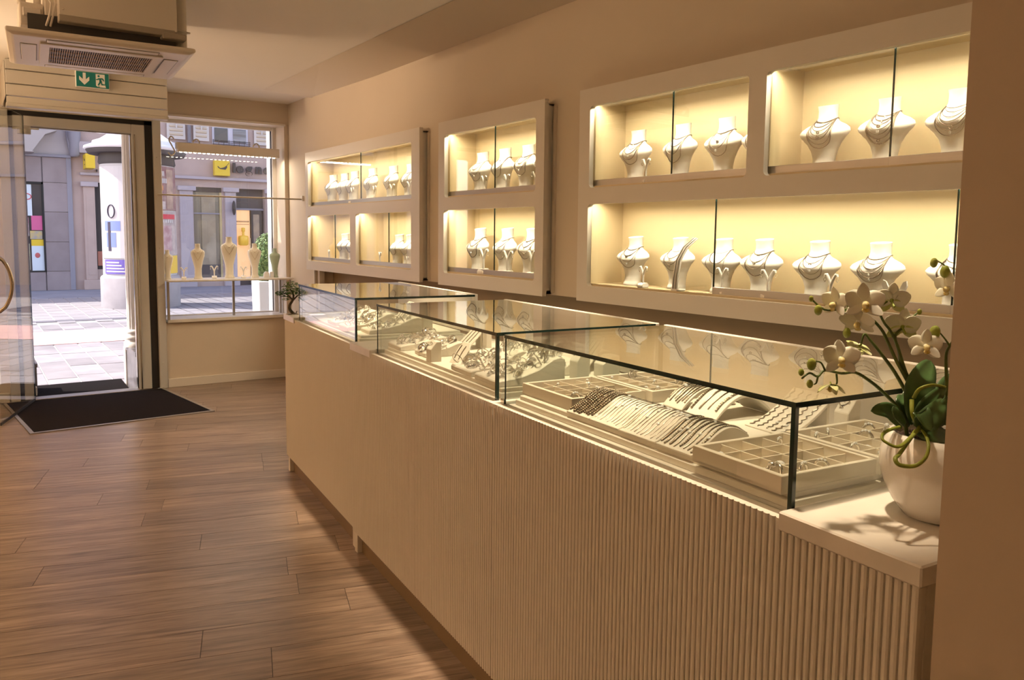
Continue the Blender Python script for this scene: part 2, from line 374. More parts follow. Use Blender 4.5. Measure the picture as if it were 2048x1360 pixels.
MB().box((-0.003, -0.006, 0.03), (0.0, 0.006, 2.48), X=LX).build('pane_edge', GEDGE, leaf)
onebox('bottom_seal', (0.0, -0.004, 0.008), (0.97, 0.004, 0.03), BLACK, leaf, X=LX)
hp = [LX @ Vector((0.87, 0.0+0.095*math.sin(math.pi*t/12)**0.6, 0.875+0.43*t/12)) for t in range(13)]
MB().tube(hp, 0.014, 10).build('pull_handle', CHROME, leaf)
# entrance mat in its metal frame, sunk in the floor
em = thing('entrance_mat', 'dark fibre entrance mat in aluminium edging inside the shop door', 'doormat')
Q = [(0.352, 6.735), (1.636, 6.812), (1.478, 8.045), (0.225, 8.02)]
MB().prism(Q, XY, 0.0005, 0.006).build('pile', CARPET, em)
def inset(Q, d):
    c = (sum(p[0] for p in Q)/4, sum(p[1] for p in Q)/4)
    return [(p[0]+(p[0]-c[0])/abs(p[0]-c[0])*d, p[1]+(p[1]-c[1])/abs(p[1]-c[1])*d) for p in Q]
Q2 = inset(Q, 0.026)
for i in (0, 1, 3):
    j = (i+1) % 4; MB().prism([Q[i], Q2[i], Q2[j], Q[j]], XY, 0.0005, 0.008).build('edging', ALU, em)
om = thing('outer_mat', 'dark fibre mat lying outside between the granite plinths', 'doormat')
MB().prism([(0.44, 8.21), (1.23, 8.22), (1.25, 8.86), (0.48, 8.86)], XY, -0.02, -0.004).build('pile', CARPET, om)

# roller shutter housing above the door
sh = thing('shutter_box', 'cream panelled roller shutter housing above the open door', 'shutter box')
onebox('housing', (0.32, 7.32, 2.545), (1.45, 8.085, 2.815), BOXM, sh)
zs = [2.818, 2.736, 2.628, 2.536, 2.478]
for i in range(4): onebox('slat', (0.301, 7.296, zs[i+1]+0.004), (1.461, 7.322, zs[i]-0.003), BOXM, sh, 0.003)
MB().box((0.296, 7.292, 2.455), (1.466, 7.40, 2.474)).box((0.296, 7.292, 2.474), (1.466, 7.318, 2.482)).box((0.296, 7.40, 2.545), (0.303, 8.08, 2.815)).build('bottom_lip', BOXM, sh, 0.003)
ex = thing('exit_sign', 'green emergency exit sign with white arrow and running figure on the shutter housing', 'sign')
onebox('plate', (0.772, 7.262, 2.650), (1.015, 7.294, 2.778), SIGNW, ex, 0.003)
onebox('panel', (0.777, 7.259, 2.655), (1.010, 7.263, 2.773), GREEN, ex)
def sgn(name, pts, m, y=7.2585):
    MB().prism([(0.777+u*0.233, 2.655+v*0.118) for u, v in pts], XZ(0), y, y+0.002).build(name, m, ex)
sgn('arrow', [(0.20, 0.93), (0.29, 0.93), (0.29, 0.50), (0.395, 0.70), (0.395, 0.45), (0.245, 0.13), (0.085, 0.45), (0.085, 0.70), (0.20, 0.50)], SIGNW)
sgn('doorway', [(0.595, 0.93), (0.875, 0.93), (0.875, 0.30), (0.905, 0.05), (0.67, 0.05), (0.595, 0.15)], SIGNW)
fg = MB()
def blob(pts): fg.prism([(0.777+u*0.233, 2.655+v*0.118) for u, v in pts], XZ(0), 7.2565, 7.2585)
blob([(0.685+0.036*math.cos(a*0.628), 0.80+0.07*math.sin(a*0.628)) for a in range(10)])
blob([(0.67, 0.66), (0.80, 0.69), (0.83, 0.64), (0.86, 0.50), (0.835, 0.47), (0.795, 0.58), (0.755, 0.60), (0.78, 0.42), (0.79, 0.30), (0.88, 0.28), (0.88, 0.22), (0.765, 0.20), (0.745, 0.38), (0.68, 0.16), (0.645, 0.20), (0.705, 0.42), (0.70, 0.58), (0.665, 0.53), (0.60, 0.53), (0.60, 0.58), (0.645, 0.60)])
blob([(0.66, 0.13), (0.69, 0.10), (0.71, 0.03), (0.68, 0.03)])
fg.build('running_figure', GREEN, ex)

# ceiling cassette hung under the boxed-in duct
ac = thing('ceiling_cassette', 'cream ceiling air conditioning cassette with black intake grille', 'air conditioner', loc=(0.660, 5.045, 2.462), rz=R(-3.5))
hw = 0.437
def ring(a, z): return [(-a, -a, z), (a, -a, z), (a, a, z), (-a, a, z)]
MB().loft([ring(hw-0.035, -0.002), ring(hw-0.025, 0.0), ring(hw-0.006, 0.008), ring(hw, 0.014), ring(hw-0.003, 0.030), ring(hw-0.05, 0.034)], smooth=False).build('panel', ACM, ac, 0.004)
MB().box((-0.34, -0.28, 0.033), (0.36, 0.36, 0.14)).build('body', mat('cassette_shadow', (0.05, 0.045, 0.04), 0.7), ac)
gi = MB().box((-0.29, -0.30, -0.012), (0.29, -0.235, -0.003)).box((-0.29, 0.20, -0.012), (0.29, 0.265, -0.003)).box((-0.29, -0.235, -0.012), (-0.245, 0.20, -0.003)).box((0.245, -0.235, -0.012), (0.29, 0.20, -0.003))
gi.build('grille_frame', ACM, ac, 0.002)
onebox('intake', (-0.246, -0.236, -0.006), (0.246, 0.201, -0.003), BLACK, ac)
gr = MB()
for i in range(46): x = -0.242+i*0.0107; gr.box((x, -0.235, -0.0115), (x+0.0042, 0.2, -0.006))
for y in (-0.13, -0.02, 0.09): gr.box((-0.245, y, -0.0118), (0.245, y+0.004, -0.0055))
tag(gr.build('grille', mat('grille_tan', (0.42, 0.30, 0.19), 0.5), ac), kind='stuff')
for a, b_ in (((-0.26, -0.375, 0.004), (0.26, -0.315, 0.010)), ((-0.26, 0.315, 0.004), (0.26, 0.375, 0.010)), ((-0.375, -0.22, 0.004), (-0.305, 0.22, 0.010)), ((0.305, -0.22, 0.004), (0.375, 0.22, 0.010))):
    a = (a[0], a[1], -0.006); b_ = (b_[0], b_[1], 0.010)
    onebox('air_flap', a, b_, ACM, ac, 0.002)
    onebox('flap_slot', (a[0]-0.0025, a[1]-0.0025, -0.0032), (b_[0]+0.0025, b_[1]+0.0025, 0.009), BLACK, ac)
du = thing('duct_casing', 'cream boxed duct casing with white pipes above the air conditioner', 'duct', loc=(0, 0, 1.5*0.04)); du.scale = (0.96, 0.96, 0.96)
onebox('casing', (0.455, 4.90, 2.635), (1.045, 5.75, 2.875), ACM, du, 0.004)
MB().box((0.40, 5.0, 2.63), (0.455, 5.75, 2.875)).build('side_casing', ACM, du, 0.003)
onebox('rail', (0.452, 4.885, 2.607), (1.03, 4.96, 2.642), mat('grey_rail', (0.36, 0.31, 0.25), 0.45), du, 0.004)
onebox('bracket', (0.96, 4.88, 2.592), (1.09, 4.95, 2.628), mat('grey_rail'  , (0.36, 0.31, 0.25)), du, 0.006)
MB().tube([(1.083, 5.0, 2.56), (1.083, 5.0, 2.875)], 0.034, 14).build('pipe', ACM, du)
MB().torus((1.083, 5.0, 2.665), 0.036, 0.004, 16, 6).box((1.11, 4.99, 2.66), (1.135, 5.01, 2.67)).build('pipe_clip', ACM, du)
onebox('wiring_box', (0.285, 5.06, 2.60), (0.40, 5.26, 2.72), ACM, du, 0.006); onebox('wiring_cover', (0.30, 5.04, 2.645), (0.385, 5.07, 2.69), ACM, du, 0.004)
MB().tube([(0.30, 5.12, 2.72), (0.30, 5.12, 2.875)], 0.022, 12).tube([(0.372, 5.10, 2.72), (0.372, 5.10, 2.875)], 0.018, 12).build('conduit', ACM, du)
MB().tube([(0.43, 4.97, 2.76), (0.445, 4.93, 2.70), (0.43, 4.92, 2.64), (0.42, 4.97, 2.59)], 0.006, 6).tube([(0.41, 4.99, 2.75), (0.425, 4.93, 2.70), (0.415, 4.92, 2.64), (0.40, 4.97, 2.59)], 0.006, 6).build('cable', ACM, du)
MB().ball((0.478, 4.897, 2.735), 0.007).build('screw', CHROME, du); MB().ball((0.476, 4.897, 2.672), 0.005).build('screw', CHROME, du)

# ------------------------------------------------------------------ wall display cabinets
LED = (1.0, 0.86, 0.62)
XF = 2.68
def cabinet(label, y0, y1, openings):
    """openings: (ya, yb, za, zb, [pane splits], rails)"""
    t = thing('display_cabinet', label, 'display cabinet', 'lit wall cabinets', loc=(0, 0, 0))
    z0, z1 = 1.16, 2.262; f = MB(); a, b = XF, XF+0.028
    rows = sorted({(o[2], o[3]) for o in openings}); zc = z0
    for za, zb in rows:
        f.box((a, y0, zc), (b, y1, za)); ys = y0
        for o in sorted(o for o in openings if o[2] == za):
            f.box((a, ys, za), (b, o[0], zb)); ys = o[1]
            r = 0.022
            for cy_, sy in ((o[0], 1), (o[1], -1)):
                for cz, sz in ((za, 1), (zb, -1)):
                    pts = [(cy_, cz)] + [(cy_+sy*(r-r*math.sin(R(90*i/6))), cz+sz*(r-r*math.cos(R(90*i/6)))) for i in range(7)]
                    f.prism(pts, YZ, a, b)
        f.box((a, ys, za), (b, y1, zb)); zc = zb
    f.box((a, y0, zc), (b, y1, z1))
    f.build('face_frame', WHITE, t)
    MB().box((b, y0+0.006, z0+0.004), (b+0.004, y0+0.02, z1-0.004)).box((b, y0+0.02, z1-0.03), (XV+0.01, y1-0.02, z1-0.02)).box((b, y0+0.02, z0+0.01), (2.95, y1-0.02, z0+0.03)).box((b, y0+0.02, z0+0.01), (XV+0.02, y0+0.034, z1-0.02)).box((b, y1-0.034, z0+0.01), (XV+0.02, y1-0.02, z1-0.02)).build('carcass', WHITE, t)
    MB().box((XV-0.012, y0-0.012, z0+0.02), (XV+0.001, y0+0.01, z1-0.03)).build('back_plate', PAINT, t)
    for (ya, yb, za, zb, splits, rails) in openings:
        e = 0.012; n = MB(); yA, yB, zA, zB = ya-e, yb+e, za-0.002, zb+0.030
        n.box((2.94, yA, zA), (2.95, yB, zB)).box((b, yA-0.01, zA), (2.95, yA, zB)).box((b, yB, zA), (2.95, yB+0.01, zB)).box((b, yA, zA-0.01), (2.95, yB, zA+0.012)).box((b, yA, zB), (2.95, yB, zB+0.01))
        nb = n.build('niche', NICHE, t)
        MB().box((b+0.004, yA+0.01, zB-0.010), (b+0.018, yB-0.01, zB-0.002)).build('light_strip', mat('led_strip_glow', (1, 0.9, 0.7), 0.5, emit=LED, estr=6), nb)
        edges = [yA+0.002]+list(splits)+[yB-0.002]
        for i in range(len(edges)-1):
            lo, hi = edges[i], edges[i+1]; back = i % 2
            px = 2.7155+0.012*back; ov = 0.002
            lo2 = lo-(ov if i else 0); hi2 = hi
            p = onebox('sliding_pane', (px, lo2, za+0.004), (px+0.005, hi2, zb+0.008), GLASS, t)
            if len(edges)-2 > i: onebox('pane_edge', (px-0.001, hi2, za+0.004), (px+0.006, hi2+0.004, zb+0.008), GEDGE, p)
            if rails[i]: onebox('bottom_rail', (px-0.006, lo2-0.003, za), (px+0.009, hi2+0.002, za+0.041), ALU, p, 0.0015)
            else: onebox('bottom_rail', (px-0.006, lo2-0.003, za-0.002), (px+0.009, hi2+0.002, za+0.010), ALU, p, 0.0015)
        L = lamp('niche_led', 'AREA', (2.735, (ya+yb)/2, zb+0.020), 5.6*(yb-ya)*LEDK, LED, direction=(0.35, 0, -1), size=0.012, size_y=(yb-ya)*0.98)
        L.rotation_euler = Matrix(((0, 0.943, -0.333), (1, 0, 0), (0, -0.333, -0.943))).to_euler() if False else L.rotation_euler
        L.data.size, L.data.size_y = (yb-ya)*0.98, 0.012
        L.data.spread = R(160)
        zax = Vector((-0.04, 0, 0.99)).normalized(); xax = Vector((0, 1, 0)); yax = zax.cross(xax)
        L.rotation_euler = Matrix((xax, yax, zax)).transposed().to_euler()
    return t
LEDK = 1.12
U, Lw = (1.755, 2.172), (1.243, 1.670)
cab1 = cabinet('largest lit wall cabinet beside the orchid with three glazed niches', 0.90, 3.267,
    [(2.174, 3.182, *U, (2.631,), (1, 1)), (0.98, 2.087, *U, (1.572,), (1, 1)), (0.98, 3.186, *Lw, (1.326, 2.367), (1, 1, 0))])
cab2 = cabinet('narrow middle wall cabinet with two lit niches one above the other', 3.572, 4.776, [(3.653, 4.694, *U, (4.126,), (1, 1)), (3.653, 4.703, *Lw, (4.126,), (1, 1))])
cab3 = cabinet('farthest wall cabinet near the window with one wide niche above two small ones', 5.051, 7.352,
    [(5.175, 7.283, *U, (6.148,), (1, 1)), (6.298, 7.300, *Lw, (6.718,), (1, 1)), (5.182, 6.18, *Lw, (5.625,), (1, 1))])

# ------------------------------------------------------------------ necklace busts
def bust_prof(t):
    """t 0..1 height -> half width, half depth, centre offset (for height 0.25)"""
    K = [(0.0, .042, .040, .004), (.03, .043, .041, .004), (.10, .040, .038, .008), (.20, .041, .036, .010), (.32, .049, .036, .009), (.42, .063, .038, .006), (.50, .080, .041, .002), (.55, .093, .043, .002), (.60, .099, .042, .005),
         (.65, .093, .039, .010), (.69, .080, .036, .014), (.725, .063, .033, .018), (.755, .048, .031, .021), (.79, .039, .030, .022), (.84, .0350, .031, .024), (.92, .0340, .032, .024), (1.0, .0365, .034, .023)]
    for i in range(len(K)-1):
        if t <= K[i+1][0]:
            a = (t-K[i][0])/(K[i+1][0]-K[i][0]); a = a*a*(3-2*a)*0.5+a*0.5
            return tuple(K[i][j]+(K[i+1][j]-K[i][j])*a for j in (1, 2, 3))
    return K[-1][1:]
def bust_mesh():
    m = MB(); rings = []; n = 28
    for i in range(41):
        t = i/40; w, d, c = bust_prof(t); ring_ = []
        for k in range(n):
            a = 2*math.pi*k/n; ca, sa = math.cos(a), math.sin(a)
            x = c-d*ca*(1.0 if ca > 0 else 0.8); y = w*(abs(sa)**0.9)*(1 if sa >= 0 else -1); z = t*0.25
            if t > 0.8: z += 0.010*(-x/0.035)*(t-0.8)/0.2*-0.6
            ring_.append((x, y, z))
        rings.append(ring_)
    m.loft(rings); w, d, c = bust_prof(1.0)
    return m.mesh('bust', VELVET)
BUST = bust_mesh()
def bust_tall():
    m = MB(); rings = []; n = 24
    K = [(0, .045, .035), (.03, .045, .035), (.08, .036, .030), (.30, .036, .034), (.5, .052, .040), (.65, .068, .044), (.75, .073, .042), (.80, .066, .036), (.83, .048, .032), (.855, .032, .030), (.90, .027, .027), (.97, .0255, .0255), (1, .027, .027)]
    for i in range(37):
        t = i/36
        for j in range(len(K)-1):
            if t <= K[j+1][0]+1e-9: a = (t-K[j][0])/(K[j+1][0]-K[j][0]); w = K[j][1]+(K[j+1][1]-K[j][1])*a; d = K[j][2]+(K[j+1][2]-K[j][2])*a; break
        rings.append([(w*math.cos(2*math.pi*k/n), d*math.sin(2*math.pi*k/n), t*0.38) for k in range(n)])
    m.loft(rings); return m.mesh('tall_bust', mat('bust_cream', (0.90, 0.83, 0.68), 0.55))
def surf(y, t, lift=0.0016):
    w, d, c = bust_prof(t); q = min(abs(y)/w, 0.999)
    return (c-(d+lift)*math.sqrt(max(0, 1-q**2.2)), y, t*0.25)
def necklace_mesh(drop, a, r, beads=0, pend=0, asym=0.0, seed=0):
    m = MB(); rnd = random.Random(seed); N = 30; pts = []
    tz = 0.80; tb = tz-drop
    for i in range(N+1):
        s_ = -1+2*i/N; k = abs(s_)**1.3; y = math.copysign(.0375*abs(s_)**.62+(a-.036)*.42*math.sin(math.pi*abs(s_)**.8), s_)
        t = tb+(tz-tb)*k; y += asym*(1-k)
        pts.append(surf(y, t, 0.0012+r))
    m.tube(pts, r, 5, mi=0)
    bk = []   # closes behind the neck
    w, d, c = bust_prof(tz+0.01)
    for i in range(11):
        ang = math.pi*(0.5)+math.pi*i/10; 
        bk.append((c-(d+0.002)*math.cos(ang), (w+0.001)*math.sin(ang)*1.0, (tz+0.012)*0.25))
    e0, e1 = Vector(pts[-1]), Vector(pts[0])
    m.tube([e0]+bk+[e1], r, 5)
    if beads:
        for i in range(1, N*2):
            j = i/2; p = Vector(pts[int(j)]) if j == int(j) else (Vector(pts[int(j)])+Vector(pts[int(j)+1]))/2
            m.ball(p, r*1.55, 6, 4)
    if pend:
        p = Vector(pts[N//2])+Vector((-0.002, 0, -0.006))
        if pend == 1: m.ball(p, (0.003, 0.004, 0.006), 8, 5, 1)
        elif pend == 2: m.torus(p, 0.005, 0.0015, 14, 5, X=Matrix.Rotation(R(90), 3, 'Y'))
        else: m.box(p-Vector((0.0015, 0.004, 0.006)), p+Vector((0.0015, 0.004, 0.004)), 1)
    return m.mesh('necklace', [NECKM if seed % 3 else NECKD, GEM])
NK = {}
def necklace(k):
    if k not in NK: NK[k] = necklace_mesh(*k)
    return NK[k]
def place_bust(x, y, z, h, where, nlist, rz=0.0, mesh=None, desc=None):
    s = h/0.25; wd = 1.10 if y < 3.4 else 1.20 if y < 4.9 else 1.15
    o = obj('necklace_bust', mesh or BUST); o.location = (x, y, z); o.scale = (wd, wd, s); o.rotation_euler = (0, 0, rz)
    tag(o, desc or ('white necklace bust ' + where), 'bust', 'necklace busts')
    for i, kk in enumerate(nlist):
        c = obj('necklace', necklace(kk)); c.location = (x, y, z); c.scale = (wd, wd, s); c.rotation_euler = (0, 0, rz)
        n = len(nlist); nm = 'only' if n == 1 else ('uppermost' if i == 0 else 'lowest' if i == n-1 else ['second', 'third', 'fourth', 'fifth', 'sixth'][i-1]+' highest')
        tag(c, '%s silver necklace on bust %s' % (nm, where), 'necklace', 'necklaces on busts')
def nset(n, seed, style=0):
    r = random.Random(seed); out = []
    lo, hi = 0.06, 0.42+0.05*r.random()
    for i in range(n):
        t = i/max(1, n-1); dr = lo+(hi-lo)*t
        if style == 1 and i == 0: dr = 0.05
        out.append((round(dr, 2), round(0.038+0.052*min(1, t*1.05), 3), round(0.0010+0.0007*(r.random() > 0.5)+0.0003*t, 4), int(r.random() > 0.72), r.choice([0, 0, 1, 2, 3]) if i < n-1 else 0, round(r.uniform(-0.006, 0.004), 3), r.randint(0, 5)))
    return out
XB = 2.825
rows = [
 ("large cabinet's upper left niche", 1.766, [(2.995, .275, 5), (2.69, .274, 4), (2.425, .274, 4), (2.215, .270, 5)]),
 ("large cabinet's upper right niche", 1.766, [(1.915, .262, 7), (1.66, .258, 7), (1.405, .256, 7)]),
 ("large cabinet's long lower niche", 1.254, [(2.995, .245, 4), (2.685, .243, 4), (2.415, .240, 3), (2.195, .240, 4), (1.925, .235, 5), (1.665, .233, 6), (1.370, .230, 6)]),
 ("narrow cabinet's upper niche", 1.766, [(4.475, .281, 4), (4.21, .285, 3), (3.955, .286, 4), (3.745, .284, 4)]),
 ("narrow cabinet's lower niche", 1.254, [(4.50, .290, 4), (4.175, .290, 4), (3.90, .290, 4)]),
 ("farthest cabinet's wide upper niche", 1.766, [(7.07, .281, 3), (6.80, .279, 3), (6.575, .284, 3), (6.20, .286, 3), (5.81, .281, 3), (5.50, .277, 3)]),
 ("farthest cabinet's lower left niche", 1.254, [(6.80, .247, 3), (6.58, .248, 3)]),
 ("farthest cabinet's lower right niche", 1.254, [(5.705, .244, 3), (5.51, .245, 3)]),
]
sd = 0
for nm, z, bl in rows:
    for i, (y, h, n) in enumerate(bl):
        sd += 1
        where = '%s from window in %s' % (ORD[i], nm)
        place_bust(XB, y, z, h, where, nset(n, sd), rz=R(random.uniform(-3, 3)))
# earring stands in the niches
def stand_mesh():
    t = thing('earring_stand', 'x', 'earring stand', 'earring stands')
    m = MB(); m.prism([(-.022, 0), (.022, 0), (.022, .012), (.014, .022), (-.012, .026), (-.022, .016)], lambda u, v, w: (u*-1, w, v), -.021, .021); m.build('foot', VELVET, t, 0.002)
    m = MB(); m.tube([(0, 0, .02), (0, 0, .07)], [.005, .0055], 8)
    for s_ in (-1, 1):
        m.tube([(0, 0, .066), (0, s_*.008, .085), (0, s_*.016, .100), (0, s_*.021, .108), (0, s_*.028, .107), (0, s_*.030, .099)], [.0055, .0055, .0055, .005, .005, .004], 8)
    m.build('branch', VELVET, t)
    return t
ST0 = stand_mesh(); used = [False]
EAR = MB().torus((0, 0, -.007), .006, .0011, 12, 5, X=Matrix.Rotation(R(90), 3, 'Y')).ball((0, 0, -.014), .0028, 6, 4).mesh('earring', SILVER)
def stand(x, y, z, s, where, rz=0.0, ear=True):
    if not used[0]: o = ST0; used[0] = True
    else: o = dup(ST0)
    o.location = (x, y, z); o.scale = (s,)*3; o.rotation_euler = (0, 0, rz); o['label'] = 'white Y-shaped earring stand ' + where
    if ear:
        for s_, sn in ((-1, 'nearer'), (1, 'farther')):
            e = obj('earring', EAR); p = Matrix.Rotation(rz, 3, 'Z') @ Vector((0, s_*.030, .0955)); e.location = Vector((x, y, z))+p*s; e.scale = (s,)*3
            tag(e, 'silver earring on %s arm of stand %s' % (sn, where), 'earring', 'hanging earrings')
for nm, z, l in [
  ("large cabinet's upper left niche", 1.766, [(2.83, 1.05)]),
  ("large cabinet's long lower niche", 1.254, [(2.83, .95), (2.335, 1.05), (2.09, 1.06), (1.80, 1.03)]),
  ("narrow cabinet's upper niche", 1.766, [(4.30, 1.05), (4.04, 1.0), (3.74, 1.0)]),
  ("narrow cabinet's lower niche", 1.254, [(4.295, 1.45), (4.02, 1.4), (3.765, 1.45)]),
  ("farthest cabinet's wide upper niche", 1.766, [(6.40, 1.2), (5.95, 1.15), (5.63, 1.15), (5.33, 1.2)]),
  ("farthest cabinet's lower left niche", 1.254, [(6.94, .9)]),
  ("farthest cabinet's lower right niche", 1.254, [(5.85, .95), (5.37, .75)])]:
    for i, (y, s_) in enumerate(l):
        w_ = 'alone in ' + nm if len(l) == 1 else '%s from window in %s' % (ORD[i], nm)
        stand(2.745, y, z, s_, w_, R(random.uniform(-12, 12)))
# bracelet ramp leaning in the long lower niche
br = thing('bracelet_ramp', 'white upright bracelet strap holder leaning on a bust in the long lower niche', 'jewellery display', loc=(2.735, 2.585, 1.254))
pr = [(-.012, .0), (-.010, .06), (-.002, .14), (.020, .20), (.055, .245)]
MB().loft([[(x-.004, -.016-x*.9, z), (x+.004, -.016-x*.9, z), (x+.004, .016-x*.9, z), (x-.004, .016-x*.9, z)] for x, z in pr], smooth=False).build('strap', VELVET, br)
onebox('foot', (-.03, -.02, 0), (.03, .02, .008), VELVET, br, .002)
for k, yy in enumerate((-.009, .007)):
    c = MB().tube([(2.735+x-.0065, 2.585+yy-x*.9, 1.256+z) for x, z in pr[0:]], .0028, 6).build('bracelet', OXID)
    tag(c, '%s bracelet laid along the upright strap holder' % ('dark silver left' if k else 'dark silver right'), 'bracelet', 'bracelets on the strap holder')
# crystal butterfly
bf = thing('butterfly_ornament', 'clear crystal butterfly ornament behind the orchid blossoms in the long lower niche', 'ornament', loc=(2.745, 1.545, 1.256))
MB().ball((0, 0, .02), (.03, .03, .02), 12, 6).build('base', GEM, bf)
for s_ in (-1, 1):
    MB().prism([(0, .04), (s_*.012, .055), (s_*.032, .095), (s_*.044, .10), (s_*.047, .082), (s_*.034, .05), (s_*.02, .036)], YZ, -.004, .004).build('wing', mat('crystal', (0.93, 0.93, 0.92), 0.05, coat=1.0), bf)

# ------------------------------------------------------------------ counters with glass showcases
ZP = 1.015
def counter(label, ox, oy, phi, L, ga, gb, feet, near_slab):
    t = thing('jewellery_counter', label, 'display counter', 'glass topped sales counters', loc=(ox, oy, 0), rz=-R(phi))
    MB().box((0.02, 0.0, 0.10), (0.66, L-0.002, 0.968)).build('carcass', BODY, t, 0.002)
    n = int(L/0.0152); pit = L/n; pts = []
    for i in range(n):
        y = i*pit
        pts += [(0.0070, y), (0.0016, y+pit*0.10), (0.0, y+pit*0.35), (0.0008, y+pit*0.70), (0.0040, y+pit*0.95)]
    pts += [(0.0070, L-0.001), (0.019, L-0.001), (0.019, 0)]
    MB().prism(pts, XY, 0.098, 0.984).build('fluted_panel', BODY, t)
    MB().box((0.03, 0.02, 0.0), (0.04, L-0.02, 0.10)).build('kick_plate', BRONZE, t)
    for fy in feet: onebox('foot', (0.006, fy-0.018, 0), (0.046, fy+0.018, 0.099), BODY, t, 0.002)
    if near_slab: onebox('worktop', (-0.006, -0.006, 0.964), (0.66, ga-0.001, 1.0), STONE, t, 0.003, )
    else: onebox('worktop', (0.0, 0.0, 0.972), (0.66, ga-0.001, 0.9855), STONE, t, 0.001)
    if L-gb > 0.05: onebox('worktop', (-0.006, gb+0.001, 0.964), (0.66, L-0.001, 1.0), STONE, t, 0.003)
    else: onebox('worktop', (0.0, gb+0.001, 0.972), (0.66, L-0.001, 0.9855), STONE, t, 0.001)
    onebox('display_deck', (0.036, ga+0.002, 0.966), (0.655, gb-0.002, 0.985), WHITE, t)
    p = MB().box((0.055, ga+0.02, 0.985), (0.60, gb-0.02, 1.002)).box((0.065, ga+0.03, 1.002), (0.59, gb-0.03, ZP)); p.build('display_platform', PAD, t, 0.002)
    zb, zt, e = 0.985, 1.2, 0.0085
    g0 = 0.030
    fp = onebox('glass_front', (g0, ga, zb), (g0+e, gb, zt-0.011), GLASS, t)
    onebox('glass_side', (g0+e+0.0005, ga, zb+(0.015 if near_slab else 0)), (0.64, ga+e, zt-0.011), GLASS, t); onebox('glass_side', (g0+e+0.0005, gb-e, zb), (0.64, gb, zt-0.011), GLASS, t)
    tp = onebox('glass_top', (g0-0.002, ga-0.002, zt-0.0105), (0.66, gb+0.002, zt), TGLASS, t)
    d = 0.0012
    MB().box((g0-0.002-d, ga-0.002-d, zt-0.0105), (g0-0.002, gb+0.002+d, zt)).box((g0-0.002, ga-0.002-d, zt-0.0105), (0.66, ga-0.002, zt)).box((g0-0.002, gb+0.002, zt-0.0105), (0.66, gb+0.002+d, zt)).build('top_edge', GEDGE, tp)
    MB().box((0.655, ga-0.004, 1.0), (0.672, gb+0.004, zt+0.002)).build('back_frame', WHITE, t, 0.002)
    MB().box((0.025, gb+0.002, 0.962), (0.032, gb+0.02, 1.0)).build('glass_clip', CHROME, t)
    MB().box((g0-d, ga-d, zb), (g0+0.001, ga+0.001, zt-0.011)).box((g0+0.001, ga-d, zb), (g0+e, ga-0.0002, zt-0.011)).box((g0-d, ga+0.001, zb), (g0-0.0002, ga+e, zt-0.011)).build('corner_edge', GEDGE, fp); MB().box((g0-d, gb-0.001, zb), (g0+0.003, gb+d, zt-0.011)).build('corner_edge', GEDGE, fp)
    # small strip of lights under the back edge of the glass
    return t
k3 = counter('nearest fluted counter with ring trays and chain pads under glass', 1.193, 0.605, 4.96, 1.400, 0.276, 1.373, (1.36,), True)
k2 = counter('middle fluted counter with piled bracelets under its glass case', 1.315, 2.003, 5.63, 1.424, 0.027, 1.138, (1.385,), False)
k1 = counter('farthest fluted counter holding the small bonsai tree', 1.466, 3.420, 6.26, 1.449, 0.057, 1.175, (0.03, 1.40), False)

def W2(x, y, z): return Vector((x, y, z))
# ---- ring trays
def ring_mesh(kind):
    m = MB(); X = Matrix.Rotation(R(90), 3, 'Y')
    if kind == 0: m.torus((0, 0, .0095), .0088, .0012, 18, 6, X=X); m.ball((0, 0, .0205), .0036, 8, 5, 1)
    elif kind == 1: m.torus((0, 0, .0022), .0095, .0018, 18, 6); m.ball((.009, 0, .004), (.003, .004, .003), 8, 5, 1)
    elif kind == 2: m.torus((0, 0, .0095), .009, .0022, 18, 6, X=X); [m.ball((0, k*.004, .0195-abs(k)*.001), .0024, 6, 4, 1) for k in (-1, 0, 1)]
    elif kind == 3: m.tube([(-.014, .003, .002), (-.006, -.004, .002), (.004, .004, .002), (.014, -.002, .002)], .0014, 5); m.ball((.0, 0, .006), (.007, .005, .0055), 10, 6, 1)
    else: m.torus((0, 0, .0125), .012, .0030, 18, 6, X=Matrix.Rotation(R(70), 3, 'Y')); m.ball((0.004, 0, .024), (.006, .006, .004), 10, 5, 0)
    return m.mesh('ring', [SILVER, GEM])
RINGS = [ring_mesh(k) for k in range(5)]
